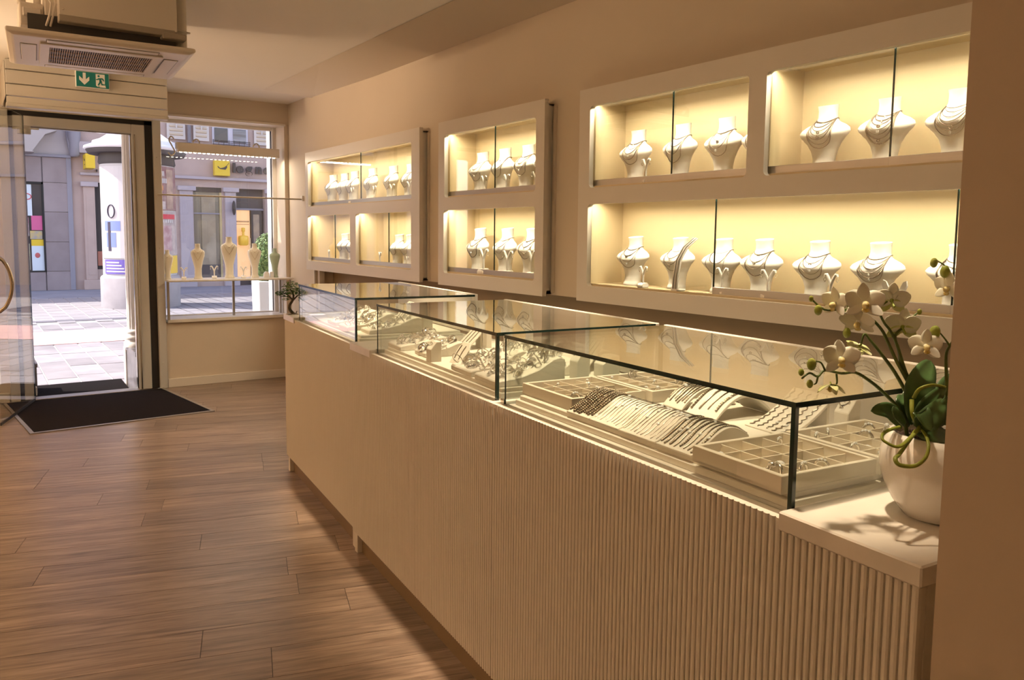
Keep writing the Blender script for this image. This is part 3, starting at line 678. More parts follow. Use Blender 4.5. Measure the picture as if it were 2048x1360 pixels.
def ring_tray(label, cx, cy_, sx, sy, rz, nx, ny, where, density, seed, jl):
    t = thing('ring_tray', label, 'jewellery tray', 'compartment trays', loc=(cx, cy_, ZP), rz=R(rz)); rnd = random.Random(seed)
    wl_, h = 0.011, 0.036; x0, y0 = -sx/2, -sy/2
    MB().box((x0, y0, 0), (-x0, -y0, 0.006)).build('tray_floor', TRAY, t)
    f = MB().box((x0, y0, 0), (x0+wl_, -y0, h)).box((-x0-wl_, y0, 0), (-x0, -y0, h)).box((x0+wl_, y0, 0), (-x0-wl_, y0+wl_, h)).box((x0+wl_, -y0-wl_, 0), (-x0-wl_, -y0, h)); f.build('tray_rim', TRAY, t, 0.0012)
    cxs = (sx-2*wl_)/nx; cys = (sy-2*wl_)/ny
    for i in range(1, nx): onebox('divider', (x0+wl_+i*cxs-.0016, y0+wl_, .004), (x0+wl_+i*cxs+.0016, -y0-wl_, h-.005), TRAY, t)
    for i in range(1, ny): onebox('divider', (x0+wl_, y0+wl_+i*cys-.0016, .004), (-x0-wl_, y0+wl_+i*cys+.0016, h-.0052), TRAY, t)
    Mt = Matrix.Translation((cx, cy_, ZP)) @ Matrix.Rotation(R(rz), 4, 'Z')
    for i in range(nx):
        for j in range(ny):
            if rnd.random() > density: continue
            for q in range(1):
                kd = rnd.randint(0, 4); o = obj('ring', RINGS[kd]); p = Mt @ Vector((x0+wl_+(i+.5)*cxs+rnd.uniform(-.3, .3)*cxs*.7, y0+wl_+(j+.5)*cys+rnd.uniform(-.3, .3)*cys*.7, .006))
                o.location = p; o.rotation_euler = (0, 0, rnd.uniform(0, 6.28)); o.scale = (rnd.uniform(1.25, 1.75),)*3
                tag(o, '%s in %s, %s row from the front, %s from window' % (['upright gem-set silver ring', 'flat silver ring', 'three-stone silver ring', 'silver pendant', 'large silver ring'][kd], jl, ORD[i], ORD[ny-1-j]), 'pendant' if kd == 3 else 'ring', where)
    return t
ring_tray('beige compartment tray at the near glass corner of the nearest counter', 1.404, 1.016, .272, .252, -6.5, 4, 4, 'rings in the near corner tray', .95, 3, 'near corner tray')
ring_tray('beige compartment tray partly hidden behind the white orchid pot', 1.690, .985, .280, .255, -6.0, 4, 4, 'rings in the tray behind the pot', .8, 4, 'tray behind pot')
ring_tray('beige compartment tray at the far glass corner of the nearest counter', 1.508, 1.800, .262, .270, -5.0, 4, 4, 'rings in the far front tray', .85, 5, 'far corner tray')
ring_tray('beige compartment tray set behind the far corner tray', 1.768, 1.765, .240, .285, -5.5, 3, 5, 'rings in the far back tray', .8, 6, 'far back tray')
# ---- wave pads with chains
def wave_z(u, L, h, kind):
    q = u/L
    if kind == 'wave': return .006 + h*(math.sin(math.pi*min(1, q*0.80+0.0))**1.7 if q < 1 else 0)
    if kind == 'arch': return .004 + h*math.sin(math.pi*min(1, max(0, q)))**0.9
    if kind == 'ramp': return .004 + h*q**1.7
    return .006+h*q
def wave_pad(label, ox, oy, rz, L, w, h, kind, nchain, clabel, cgroup, rmin, rmax, style, seed, thick=.009):
    t = thing('chain_pad', label, 'jewellery display', 'cream display pads', loc=(ox, oy, ZP), rz=R(rz)); rnd = random.Random(seed)
    N = 20; top = [(L*i/N, wave_z(L*i/N, L, h, kind)) for i in range(N+1)]
    if kind in ('arch', 'ramp'): bot = [(u, max(0, z-thick)) for u, z in top]
    else: bot = [(0, 0), (L, 0)]
    prof = top+bot[::-1]
    MB().prism(prof, lambda u, v, w_: (u, w_, v), -w/2, w/2).build('pad', PAD, t, 0.0012)
    if kind == 'ramp': onebox('strut', (L-.012, -w/2+.01, 0), (L-.004, w/2-.01, h*.75), PAD, t)
    Mt = Matrix.Translation((ox, oy, ZP)) @ Matrix.Rotation(R(rz), 4, 'Z')
    for c in range(nchain):
        y = -w/2+w*(c+.6)/nchain; r = rnd.uniform(rmin, rmax); pts = []
        a0, a1 = rnd.uniform(.04, .10), rnd.uniform(.93, .99)
        for i in range(31):
            u = L*(a0+(a1-a0)*i/30); yy = y+.0012*math.sin(i*.5+c)+(.004*math.sin(i*1.9+c*2) if style == 'loose' else 0)
            pts.append((u, yy, wave_z(u, L, h, kind)+r*.9))
        m = MB().tube([Mt @ Vector(p) for p in pts], [r*(1+.25*(i % 2)) for i in range(31)], 5)
        if style in ('bead', 'mix') and (style == 'bead' or c % 3 == 0):
            for i in range(0, 31): m.ball(Mt @ Vector(pts[i]), r*1.7, 6, 4)
        if style != 'bead':
            for q in range(rnd.choice([0, 1, 1, 2])):
                p = Mt @ Vector(pts[rnd.randint(8, 20)]); m.ball(p, (.004, .006, .003) if q else (.007, .0045, .0028), 8, 4, 1)
        o = m.build('chain', [NECKD if (style == 'bead' or (style == 'mix' and c % 2)) else NECKM, GEM])
        tag(o, ORD[nchain-1-c]+' '+clabel.replace(' on ', ' from the window on ', 1), 'chain', cgroup)
wave_pad('curved cream pad with dark beaded chains, farthest of the four along the glass', 1.342, 1.622, -5, .185, .106, .050, 'wave', 9, 'dark beaded chain on the farthest curved pad along the glass', 'chains on the farthest front pad', .0022, .0032, 'bead', 1)
wave_pad('curved cream pad with fine silver chains, second farthest of four along the glass', 1.332, 1.505, -5, .185, .124, .050, 'wave', 9, 'fine silver chain on the second farthest curved pad', 'chains on the second front pad', .0008, .0012, 'fine', 2)
wave_pad('curved cream pad with fine silver chains, second nearest of four along the glass', 1.318, 1.370, -5, .185, .136, .050, 'wave', 10, 'fine silver chain on the second nearest curved pad', 'chains on the third front pad', .0008, .0014, 'fine', 3)
wave_pad('curved cream pad with mixed bracelets beside the near corner tray', 1.305, 1.235, -5, .185, .122, .050, 'wave', 8, 'silver or dark bracelet on the curved pad beside near tray', 'bracelets on the nearest front pad', .0016, .0028, 'mix', 4)
wave_pad('arched cream pad with many thin chains, farthest in the back row', 1.640, 1.560, -8, .20, .085, .055, 'arch', 7, 'thin dark chain on the farthest arched pad at the back', 'chains on the back arched pad', .0014, .0022, 'mix', 5)
wave_pad('arched cream pad with a few bracelets standing hollow in the back row', 1.618, 1.435, -8, .21, .120, .062, 'arch', 4, 'slim bracelet on the hollow arched pad in the back row', 'bracelets on the hollow arched pad', .0018, .0028, 'mix', 6)
wave_pad('concave cream ramp with charm bracelets in the back row', 1.640, 1.245, -8, .17, .135, .085, 'ramp', 5, 'charm bracelet on the concave ramp in the back row', 'charm bracelets on the concave ramp', .0016, .0022, 'loose', 7)
hb = thing('heart_block', 'small cream display block with a silver heart on its sloping top', 'jewellery display', loc=(1.800, 1.135, ZP), rz=R(-8))
MB().prism([(0, 0), (.045, 0), (.045, .085), (.028, .085), (0, .05)], lambda u, v, w: (u, w, v), -.022, .022).build('block', PAD, hb, .002)
hm = MB().tube([(1.815+.011*math.sin(a)**3*-.6-.004, 1.133+.011*math.sin(a)**3, ZP+.071+.0009*(13*math.cos(a)-5*math.cos(2*a)-2*math.cos(3*a)-math.cos(4*a))) for a in [2*math.pi*i/24 for i in range(24)]], .0022, 6, True)
tag(hm.build('heart_pendant', SILVER), 'silver heart pendant on the small cream block', 'pendant')
# ---- bracelet wedges in the two far cases
def jewel_mesh(kind, seed):
    m = MB(); rnd = random.Random(seed); X = Matrix.Rotation(R(90), 3, 'Y')
    if kind == 0: m.torus((0, 0, .027), .027, .0024, 26, 6, X=X)
    elif kind == 1:
        for i in range(22): a = 2*math.pi*i/22; m.ball((0, .026*math.cos(a), .027+.026*math.sin(a)), .0042, 7, 4)
    elif kind == 2:
        pts = []
        for i in range(70): a = 2*math.pi*i/20; pts.append(((i/70-.5)*.022, .025*math.cos(a), .026+.025*math.sin(a)))
        m.tube(pts, .0016, 5)
    elif kind == 3:
        rings = []
        for i in range(22):
            a = math.pi*(-.20+1.40*i/21); c_, s_ = math.cos(a), math.sin(a); w = .007+.006*math.sin(math.pi*i/21)
            rings.append([(x, r_*c_, .012+r_*s_) for x, r_ in ((-w, .026), (w, .026), (w, .0285), (-w, .0285))])
        m.loft(rings, smooth=True)
        for i in range(4): a = math.pi*(.25+.5*i/3); m.ball((0, .029*math.cos(a), .012+.029*math.sin(a)), .0035, 7, 4, 1)
    elif kind == 4:
        pts = [(.006*math.sin(i*1.7), -.035+.07*i/29, .004+.016*math.sin(math.pi*i/29)) for i in range(30)]
        m.tube(pts, .0026, 5)
        for i in range(2, 29, 3): m.ball(pts[i], .0048, 7, 4, 1 if i % 2 else 0)
    else:
        m.torus((0, 0, .02), .020, .0036, 24, 6, X=X); m.ball((0, 0, .041), (.008, .008, .005), 10, 5, 1)
    return m.mesh('bangle', [SILVER if seed % 4 else OXID, GEM])
JW = [jewel_mesh(k, s_) for k in range(6) for s_ in (1, 2, 3)]+[jewel_mesh(k, 4) for k in (0, 2, 4)]
def wedge_pad(label, ox, oy, rz, L, w, h, n, jl, jg, seed, spread=1.0):
    t = thing('wedge_pad', label, 'jewellery display', 'cream wedge pads', loc=(ox, oy, ZP), rz=R(rz)); rnd = random.Random(seed)
    prof = [(0, 0), (0, .018), (.008, .021), (L*.35, .030), (L*.6, .030+h*.35), (L*.82, .030+h*.92), (L*.93, .030+h), (L, .030+h*.9), (L, 0)]
    MB().prism(prof, lambda u, v, w_: (u, w_, v), -w/2, w/2).build('pad', PAD, t, .003)
    Mt = Matrix.Translation((ox, oy, ZP)) @ Matrix.Rotation(R(rz), 4, 'Z')
    def zz(u):
        for (a, b_), (c, d) in zip(prof[1:], prof[2:]):
            if a <= u <= c: return b_+(d-b_)*(u-a)/max(1e-6, c-a)
        return .03
    n = int(n*1.75)
    for i in range(n):
        u = L*(.08+.82*((i*.618) % 1)); y = (-.5+((i*.4142+.2) % 1))*w*.86*spread
        q_ = rnd.randrange(len(JW)); kn = ['plain silver bangle', 'beaded silver bracelet', 'coiled silver bracelet', 'broad silver cuff', 'draped bracelet with bright stones', 'stone-topped silver bangle'][(q_//3) if q_ < 18 else (0, 2, 4)[q_-18]]; o = obj('bangle', JW[q_]); o.location = Mt @ Vector((u, y, zz(u)-.002))
        o.rotation_euler = (rnd.uniform(-.25, .25), rnd.uniform(.25, 1.15)*(1 if rnd.random() > .25 else -.6), rnd.uniform(-.9, .9)+R(rz)+(math.pi/2 if rnd.random() > .75 else 0)); o.scale = (rnd.uniform(.48, .86),)*3
        tag(o, ('darker ' if q_ >= 18 else '')+kn+' '+jl[jl.index('on the'):], 'bracelet', jg)
wedge_pad('cream wedge pad heaped with bangles at the far end of the middle case', 1.485, 3.030, -8, .215, .165, .020, 15, 'silver bangle heaped on the far end pad of the middle case', 'bangles on the far end pad', 11)
wedge_pad('small cream wedge pad with slim bracelets beside a display block', 1.485, 2.795, -8, .17, .125, .024, 9, 'slim bracelet on the small wedge pad beside the block', 'bracelets on the small wedge pad', 12)
wedge_pad('cream wedge pad crowded with bangles, second from the near end of the middle case', 1.418, 2.365, -8, .22, .180, .050, 16, 'silver bangle on the second pad from the near end', 'bangles on the second pad', 13)
wedge_pad('cream wedge pad crowded with bangles at the near glass corner of the middle case', 1.392, 2.160, -8, .25, .185, .055, 18, 'silver bangle on the pad at the near glass corner', 'bangles on the near corner pad', 14)
wedge_pad('cream wedge pad of beaded bracelets in the back row of the middle case', 1.690, 2.520, -8, .17, .20, .065, 14, 'beaded bracelet on the back row pad of the middle case', 'bracelets on the back row pad', 15)
wedge_pad('cream wedge pad with a watch and cuffs behind the near corner pad', 1.660, 2.235, -8, .16, .20, .075, 12, 'broad cuff bracelet on the pad behind the near corner pad', 'cuffs behind the near corner pad', 16)
wedge_pad('cream wedge pad with bracelets at the near side of the farthest case', 1.600, 3.585, -8, .27, .150, .045, 15, 'silver bracelet on the near side pad of the farthest case', 'bracelets on the near side pad', 17)
wedge_pad('cream wedge pad with bangles in the middle of the farthest case', 1.570, 3.790, -8, .25, .170, .050, 15, 'silver bangle on the middle pad of the farthest case', 'bangles on the middle pad of the farthest case', 18)
wedge_pad('cream wedge pad with bangles toward the far end of the farthest case', 1.600, 4.020, -8, .24, .180, .045, 13, 'silver bangle on the far pad of the farthest case', 'bangles on the far pad', 19)
def block(label, x, y, rz, a, b_, h, ear=None):
    t = thing('display_block', label, 'jewellery display', loc=(x, y, ZP), rz=R(rz))
    MB().prism([(0, 0), (a, 0), (a, h), (a*.55, h), (0, h*.62)], lambda u, v, w: (u, w, v), -b_/2, b_/2).build('block', PAD, t, .002)
    if ear:
        m = MB().torus((x+a*.35, y, ZP+h*.86), .008, .0016, 14, 5, X=Matrix.Rotation(R(70), 3, 'Y')).ball((x+a*.3, y+.012, ZP+h*.8), .004, 7, 4, 1)
        tag(m.build('earring', [SILVER, GEM]), ear, 'earring')
block('cream display block standing in front of the shell holder in the middle case', 1.445, 2.650, -8, .045, .048, .078, 'silver hoop on the block before the shell holder')
block('low cream display block beside the back ramp of the middle case', 1.790, 2.055, -8, .07, .06, .075, 'silver hoop on the low block by the back ramp')
block('cream slotted block at the near back corner of the middle case', 1.690, 2.070, -8, .05, .05, .10, 'silver hoop on the slotted block at the near back corner')
def card(label, x, y, rz, w, h, lean, n, jl, jg, seed):
    t = thing('display_card', label, 'jewellery display', 'sloping display cards', loc=(x, y, ZP), rz=R(rz)); rnd = random.Random(seed)
    pts = [(-w/2, .0), (w/2, 0), (w/2*.92, h*.7), (w/2*.55, h), (-w/2*.55, h), (-w/2*.92, h*.7)]
    MB().prism(pts, lambda u, v, q: (v*lean+q, u, v*math.sqrt(max(.05, 1-lean*lean))), 0, .006).build('card', PAD, t, .001)
    onebox('easel', (h*lean*.8, -w*.25, 0), (h*lean*.8+.05, w*.25, h*.45), PAD, t, .002)
    Mt = Matrix.Translation((x, y, ZP)) @ Matrix.Rotation(R(rz), 4, 'Z')
    for i in range(n):
        u = (-.5+(i+.5)/n)*w*.75; v0 = h*rnd.uniform(.1, .2); v1 = h*.85; sq = math.sqrt(max(.05, 1-lean*lean))
        m = MB().tube([Mt @ Vector((v*lean-.002, u+(.0 if n > 2 else .01*math.sin(3*v/h)), v*sq)) for v in [v0+(v1-v0)*k/10 for k in range(11)]], .0018, 5)
        m.ball(Mt @ Vector((v0*lean-.003, u, v0*sq)), .0045, 7, 4, 1); tag(m.build('chain', [NECKD if i % 2 else NECKM, GEM]), ORD[n-1-i]+' '+jl.replace(' on ', ' from the window on ', 1), 'chain', jg)
card('sloping cream card with bracelets leaning at the back of the middle case near end', 1.820, 2.215, -12, .14, .15, .62, 4, 'bracelet on the sloping card at the near end', 'bracelets on the near sloping card', 21)
card('pale shell-shaped card with brooches at the back of the middle case', 1.740, 2.900, -14, .15, .14, .70, 3, 'brooch pin on the pale shell-shaped card', 'brooches on the shell card', 22)
card('flat shell holder with earrings in the centre of the middle case', 1.500, 2.545, -6, .10, .095, .55, 2, 'earring pair on the flat shell holder', 'earrings on the shell holder', 23)
card('tall pale card with pins at the back of the farthest case', 1.850, 3.640, -20, .20, .17, .62, 3, 'small pin on the tall pale card', 'pins on the tall pale card', 24)
card('tall pale card with rings standing behind the farthest case bangles', 1.900, 3.86, -10, .16, .15, .6, 3, 'small pin on the card behind the bangles', 'pins on the second tall card', 25)
for i, (x, y, h, lb) in enumerate([(1.575, 2.470, .13, 'slim steel earring post in the middle case, farther one'), (1.560, 2.060, .10, 'slim steel earring post beside the near corner pad'), (1.875, .985, .12, 'slim grey support post behind the hidden tray'), (1.62, 2.36, .15, 'slim steel earring post in the middle case, nearer one')]):
    t = thing('earring_post', lb, 'jewellery display', loc=(x, y, ZP))
    MB().tube([(0, 0, 0), (0, 0, h)], .0025, 6).build('rod', CHROME, t); onebox('foot', (-.018, -.018, 0), (.018, .018, .008), PAD, t, .001)
    MB().tube([(0, -.02, h), (0, -.008, h+.008), (0, 0, h), (0, .008, h+.008), (0, .02, h)], .0018, 6).build('crossbar', CHROME, t)

# ------------------------------------------------------------------ potted orchid on the near worktop
FLOWERS=[ ((1.274, 0.825, 1.386),0.03,'l'), ((1.311, 0.823, 1.381),0.024,'b'), ((1.289, 0.778, 1.389),0.036,'f'), ((1.367, 0.774, 1.392),0.033,'b'), ((1.297, 0.793, 1.355),0.032,'ld'), ((1.324, 0.806, 1.307),0.026,'bd'), ((1.39, 0.764, 1.344),0.034,'b'), ((1.364, 0.706, 1.317),0.03,'f'), ((1.251, 0.794, 1.292),0.034,'f'), ((1.243, 0.806, 1.243),0.024,'d'), ((1.463, 0.722, 1.415),0.03,'l'), ]
BUDS=[ ((1.248, 0.841, 1.374),0.0085), ((1.289, 0.809, 1.334),0.0085), ((1.208, 0.822, 1.282),0.01), ((1.192, 0.831, 1.268),0.006), ((1.204, 0.821, 1.248),0.007), ((1.443, 0.741, 1.46),0.008), ((1.458, 0.728, 1.444),0.01), ((1.397, 0.738, 1.373),0.005), ((1.388, 0.704, 1.34),0.011), ((1.239, 0.85, 1.394),0.005), ]
STEMS=[ [(1.388, 0.746, 1.166), (1.376, 0.75, 1.193), (1.344, 0.77, 1.23), (1.321, 0.781, 1.249), (1.296, 0.793, 1.264), (1.271, 0.804, 1.263), (1.242, 0.818, 1.269), (1.226, 0.821, 1.259), (1.209, 0.826, 1.266), (1.193, 0.83, 1.257)] , [(1.408, 0.733, 1.176), (1.4, 0.741, 1.222), (1.384, 0.755, 1.262), (1.373, 0.763, 1.285), (1.359, 0.774, 1.321), (1.351, 0.78, 1.339), (1.336, 0.79, 1.357), (1.323, 0.797, 1.36), (1.308, 0.807, 1.373), (1.284, 0.821, 1.375), (1.259, 0.836, 1.375), (1.239, 0.85, 1.394)] , [(1.411, 0.731, 1.176), (1.404, 0.739, 1.222), (1.389, 0.752, 1.262), (1.376, 0.765, 1.314), (1.366, 0.773, 1.338), (1.357, 0.78, 1.352), (1.349, 0.786, 1.376), (1.361, 0.778, 1.39)] , [(1.405, 0.735, 1.18), (1.396, 0.748, 1.239), (1.386, 0.758, 1.266), (1.383, 0.764, 1.302), (1.379, 0.77, 1.327), (1.393, 0.762, 1.345), (1.406, 0.755, 1.362), (1.417, 0.748, 1.371)] , [(1.45, 0.703, 1.167), (1.439, 0.704, 1.251), (1.428, 0.702, 1.296), (1.421, 0.694, 1.314), (1.418, 0.682, 1.334)] , [(1.396, 0.745, 1.212), (1.376, 0.765, 1.261), (1.355, 0.783, 1.297), (1.341, 0.795, 1.319), (1.333, 0.802, 1.33), (1.327, 0.804, 1.31)] , [(1.243, 0.796, 1.266), (1.243, 0.794, 1.251), (1.24, 0.796, 1.245)] , [(1.227, 0.808, 1.272), (1.222, 0.813, 1.285), (1.213, 0.819, 1.288)] , [(1.216, 0.814, 1.261), (1.214, 0.815, 1.25), (1.21, 0.817, 1.247)] , [(1.473, 0.713, 1.393), (1.469, 0.72, 1.434), (1.461, 0.727, 1.452), (1.452, 0.735, 1.461), (1.442, 0.742, 1.467)] , [(1.408, 0.688, 1.318), (1.402, 0.693, 1.329), (1.39, 0.703, 1.347)] , ]
ROOTS=[ [(1.348, 0.701, 1.174), (1.281, 0.696, 1.154), (1.261, 0.711, 1.161), (1.266, 0.72, 1.168), (1.303, 0.732, 1.17), (1.35, 0.736, 1.17)] , [(1.353, 0.709, 1.168), (1.281, 0.695, 1.143), (1.259, 0.691, 1.137), (1.26, 0.683, 1.128), (1.281, 0.669, 1.127), (1.296, 0.66, 1.141), (1.311, 0.664, 1.159), (1.336, 0.684, 1.17), (1.368, 0.711, 1.172)] , [(1.373, 0.726, 1.222), (1.362, 0.711, 1.241), (1.381, 0.699, 1.248), (1.419, 0.696, 1.241)] , [(1.34, 0.712, 1.224), (1.33, 0.704, 1.2), (1.358, 0.706, 1.174)] , ]
LEAVES=[ ((1.405, 0.734, 1.171),(1.398, 0.734, 1.232),(1.461, 0.745, 1.278),0.055), ((1.373, 0.744, 1.169),(1.333, 0.751, 1.198),(1.29, 0.756, 1.202),0.03), ((1.405, 0.746, 1.166),(1.385, 0.751, 1.198),(1.403, 0.765, 1.217),0.032), ((1.42, 0.748, 1.166),(1.414, 0.757, 1.208),(1.428, 0.761, 1.222),0.032), ((1.376, 0.718, 1.174),(1.368, 0.703, 1.209),(1.42, 0.695, 1.243),0.03), ((1.358, 0.707, 1.178),(1.355, 0.687, 1.196),(1.398, 0.684, 1.222),0.04), ((1.369, 0.71, 1.166),(1.368, 0.686, 1.165),(1.422, 0.683, 1.148),0.035), ((1.459, 0.721, 1.164),(1.489, 0.73, 1.214),(1.531, 0.729, 1.248),0.05), ((1.348, 0.726, 1.176),(1.317, 0.725, 1.198),(1.314, 0.729, 1.213),0.016), ((1.348, 0.701, 1.181),(1.332, 0.691, 1.207),(1.335, 0.674, 1.178),0.03), ((1.416, 0.691, 1.174),(1.404, 0.678, 1.205),(1.419, 0.669, 1.223),0.05), ] 
PETAL = mat('orchid_petal', (0.90, 0.88, 0.80), 0.5, col2=(0.86, 0.86, 0.68), scale=14, sss=0.0)
PETALG = mat('orchid_petal_green', (0.62, 0.66, 0.22), 0.5, col2=(0.82, 0.82, 0.56), scale=40)
LIP = mat('orchid_lip', (0.75, 0.55, 0.10), 0.5, col2=(0.85, 0.78, 0.45), scale=120)
BUDM = mat('orchid_bud', (0.26, 0.34, 0.04), 0.45, col2=(0.40, 0.44, 0.09), scale=60)
STEM = mat('orchid_stem', (0.11, 0.15, 0.025), 0.5, var=0.4, scale=50)
LEAFM = mat('orchid_leaf', (0.085, 0.165, 0.055), 0.30, var=0.35, scale=25)
ROOTM = mat('orchid_root', (0.30, 0.34, 0.04), 0.45, var=0.3, scale=30)
SOIL = mat('bark_soil', (0.06, 0.028, 0.012), 0.9, var=0.6, scale=150, bump=0.8, bscale=220)
POT = mat('glazed_white', (0.84, 0.80, 0.74), 0.08, coat=0.6)
PX, PY = 1.437, 0.703
oc = thing('potted_orchid', 'white moth orchid in a glossy white pot at the near end of the counter', 'plant')
MB().lathe([(.052, 0), (.062, .003), (.080, .028), (.096, .062), (.1035, .092), (.102, .118), (.094, .142), (.088, .153), (.084, .154), (.083, .148), (.088, .120), (.06, .118)], 48, (PX, PY, 1.0005)).build('pot', POT, oc)
so = MB().lathe([(.001, .141), (.05, .142), (.084, .138), (.084, .12)], 28, (PX, PY, 1.0)).build('soil', SOIL, oc)
cr = MB(); rs = random.Random(5)
for i in range(150):
    a, r = rs.uniform(0, 6.28), .08*math.sqrt(rs.random()); cr.ball((PX+r*math.cos(a), PY+r*math.sin(a), 1.142), (rs.uniform(.003, .007), rs.uniform(.003, .006), .004), 6, 4, X=Matrix.Rotation(rs.uniform(0, 3), 3, 'Z'))
tag(cr.build('bark_chips', SOIL, oc), kind='stuff')
def smooth_path(P, k=4):
    P = [Vector(p) for p in P]; out = []
    for i in range(len(P)-1):
        p0, p1, p2, p3 = P[max(i-1, 0)], P[i], P[i+1], P[min(i+2, len(P)-1)]
        for j in range(k):
            t = j/k; out.append(.5*((2*p1)+(p2-p0)*t+(2*p0-5*p1+4*p2-p3)*t*t+(3*p1-p0-3*p2+p3)*t**3))
    return out+[P[-1]]
for i, S in enumerate(STEMS):
    P = smooth_path(S); r0 = .0036 if i < 6 else .0020
    if i in (0, 1, 2, 3): P = [P[0]+Vector((.01, -.0, -.03))]+P
    MB().tube(P, [r0*(1-.55*j/len(P)) for j in range(len(P))], 8).build('stem', STEM, oc)
for S in ROOTS:
    P = smooth_path(S, 6); MB().tube(P, [.0040-.0012*j/len(P) for j in range(len(P))], 8, flat=.7).build('aerial_root', ROOTM, oc)
def blade(b_, m_, t_, w, fold=.35, n=12, thick=.0012, shape=None):
    P = smooth_path([b_, m_, t_], n//2); N = len(P)-1; rings = []
    for i in range(N+1):
        q = i/N; T = (P[min(i+1, N)]-P[max(i-1, 0)]).normalized(); side = T.cross(Vector((-_f.x, -_f.y, .35))).normalized(); nor = side.cross(T).normalized()
        ww = w*.5*(shape(q) if shape else (math.sin(math.pi*min(1, .12+.88*q))**.65 if q < .999 else .02))
        row = []
        for s_ in (-1, -.5, 0, .5, 1): row.append(P[i]+side*ww*s_+nor*(abs(s_)*ww*fold))
        for s_ in (1, .5, 0, -.5, -1): row.append(P[i]+side*ww*s_+nor*(abs(s_)*ww*fold-thick))
        rings.append(row)
    return MB().loft(rings)
for b_, m_, t_, w in LEAVES: blade(b_, m_, t_, w).build('leaf', LEAFM, oc)
for p, r in BUDS:
    p = Vector(p); d = Vector((.3, .2, -.6)).normalized(); X = d.to_track_quat('Z', 'Y').to_matrix()
    MB().ball(p, (r*.82, r*.82, r*1.25), 12, 8, X=X).build('bud', BUDM, oc)
def petal(L, w, cup):
    rings = []
    for i in range(9):
        q = i/8; ww = w*.5*(math.sin(math.pi*min(.985, .06+.93*q))**.6); z = cup*L*(q*q)*.6
        row = [Vector((q*L, s_*ww, z-abs(s_)*ww*.25*(1-q))) for s_ in (-1, -.6, 0, .6, 1)]+[Vector((q*L, s_*ww, z-.0008-abs(s_)*ww*.25*(1-q))) for s_ in (1, .6, 0, -.6, -1)]
        rings.append(row)
    return rings
def flower(p, s, face, seed):
    rnd = random.Random(seed); fdir = {'f': -_f+Vector((-.15, .1, .1)), 'b': _f*.8+Vector((.2, .1, .3)), 'l': -_x2*.9-_f*.45, 'ld': -_x2*.6-_f*.6+Vector((0, 0, -.5)), 'd': Vector((-.1, 0, -1))-_f*.3, 'bd': Vector((0, 0, -.8))+_f*.4-_x2*.2}[face].normalized()
    up = Vector((0, 0, 1)) if abs(fdir.z) < .8 else -_f
    xx = (up-fdir*up.dot(fdir)).normalized(); yy = fdir.cross(xx); B = Matrix((xx, yy, fdir)).transposed()
    fl = MB().ball((0, 0, 0), s*.13, 8, 5).tube([(0, 0, 0), -fdir*s*.5+Vector((0, 0, -.2*s))], s*.06, 6).build('flower', BUDM if face in ('b', 'bd', 'd') else PETAL, oc); fl.location = p
    pm = PETALG if face in ('d', 'bd') else PETAL
    for ang, L, w in ((0, 1.0, .62), (128, .95, .58), (-128, .95, .58), (68, 1.0, .98), (-68, 1.0, .98)):
        cup = rnd.uniform(-.1, .35) if face not in ('d',) else .9; m = MB(); rg = petal(L*s, w*s, cup); Rz = Matrix.Rotation(R(ang+rnd.uniform(-8, 8)), 3, 'Z')
        m.loft([[B @ (Rz @ v) for v in row] for row in rg]); m.build('petal', pm if abs(ang) != 128 or face != 'b' else PETALG, fl)
    m = MB(); m.ball(B @ Vector((-.10*s, 0, .22*s)), (.20*s, .17*s, .24*s), 10, 6, X=B)
    m.ball(B @ Vector((-.34*s, 0, .20*s)), (.14*s, .20*s, .06*s), 8, 5, X=B); m.build('lip', LIP, fl)
for i, (p, s, fc) in enumerate(FLOWERS): flower(Vector(p), s, fc, i)
MB().prism([(0, 0), (.019, 0), (.019, .048), (0, .048)], lambda u, v, w: (1.362+u*.82+w*.5, .706-u*.57+w*.8, 1.128+v), 0, .0012).build('plant_tag', mat('tag_dark', (0.06, 0.045, 0.035), 0.25, col2=(0.22, 0.20, 0.18), scale=35), oc)

# ------------------------------------------------------------------ bonsai at the far end of the counters
bo = thing('bonsai_tree', 'small green bonsai tree at the far end of the counter by the window', 'plant', loc=(1.648, 4.785, 1.0))
tr = smooth_path([(0.012, 0, 0.0), (-.012, 0, .028), (-.016, 0, .055), (.004, 0, .085), (.012, .004, .115), (0, 0, .15)], 4)
MB().tube(tr, [.011-.006*i/len(tr) for i in range(len(tr))], 8).tube([(.004, 0, .085), (.035, .01, .11), (.055, .01, .125)], [.006, .004, .002], 6).tube([(.006, 0, .09), (-.03, 0, .125), (-.055, 0, .135)], [.006, .004, .002], 6).tube([(.02, .0, .0), (.03, .01, .008), (.034, .01, .018)], .003, 5).build('trunk', mat('bonsai_bark', (0.09, 0.06, 0.035), 0.8, var=.4, scale=60), bo)
onebox('base', (-.03, -.022, 0), (.035, .022, .004), mat('bonsai_base', (0.16, 0.11, 0.06), 0.6), bo, .001)
fo = MB(); rb = random.Random(9)
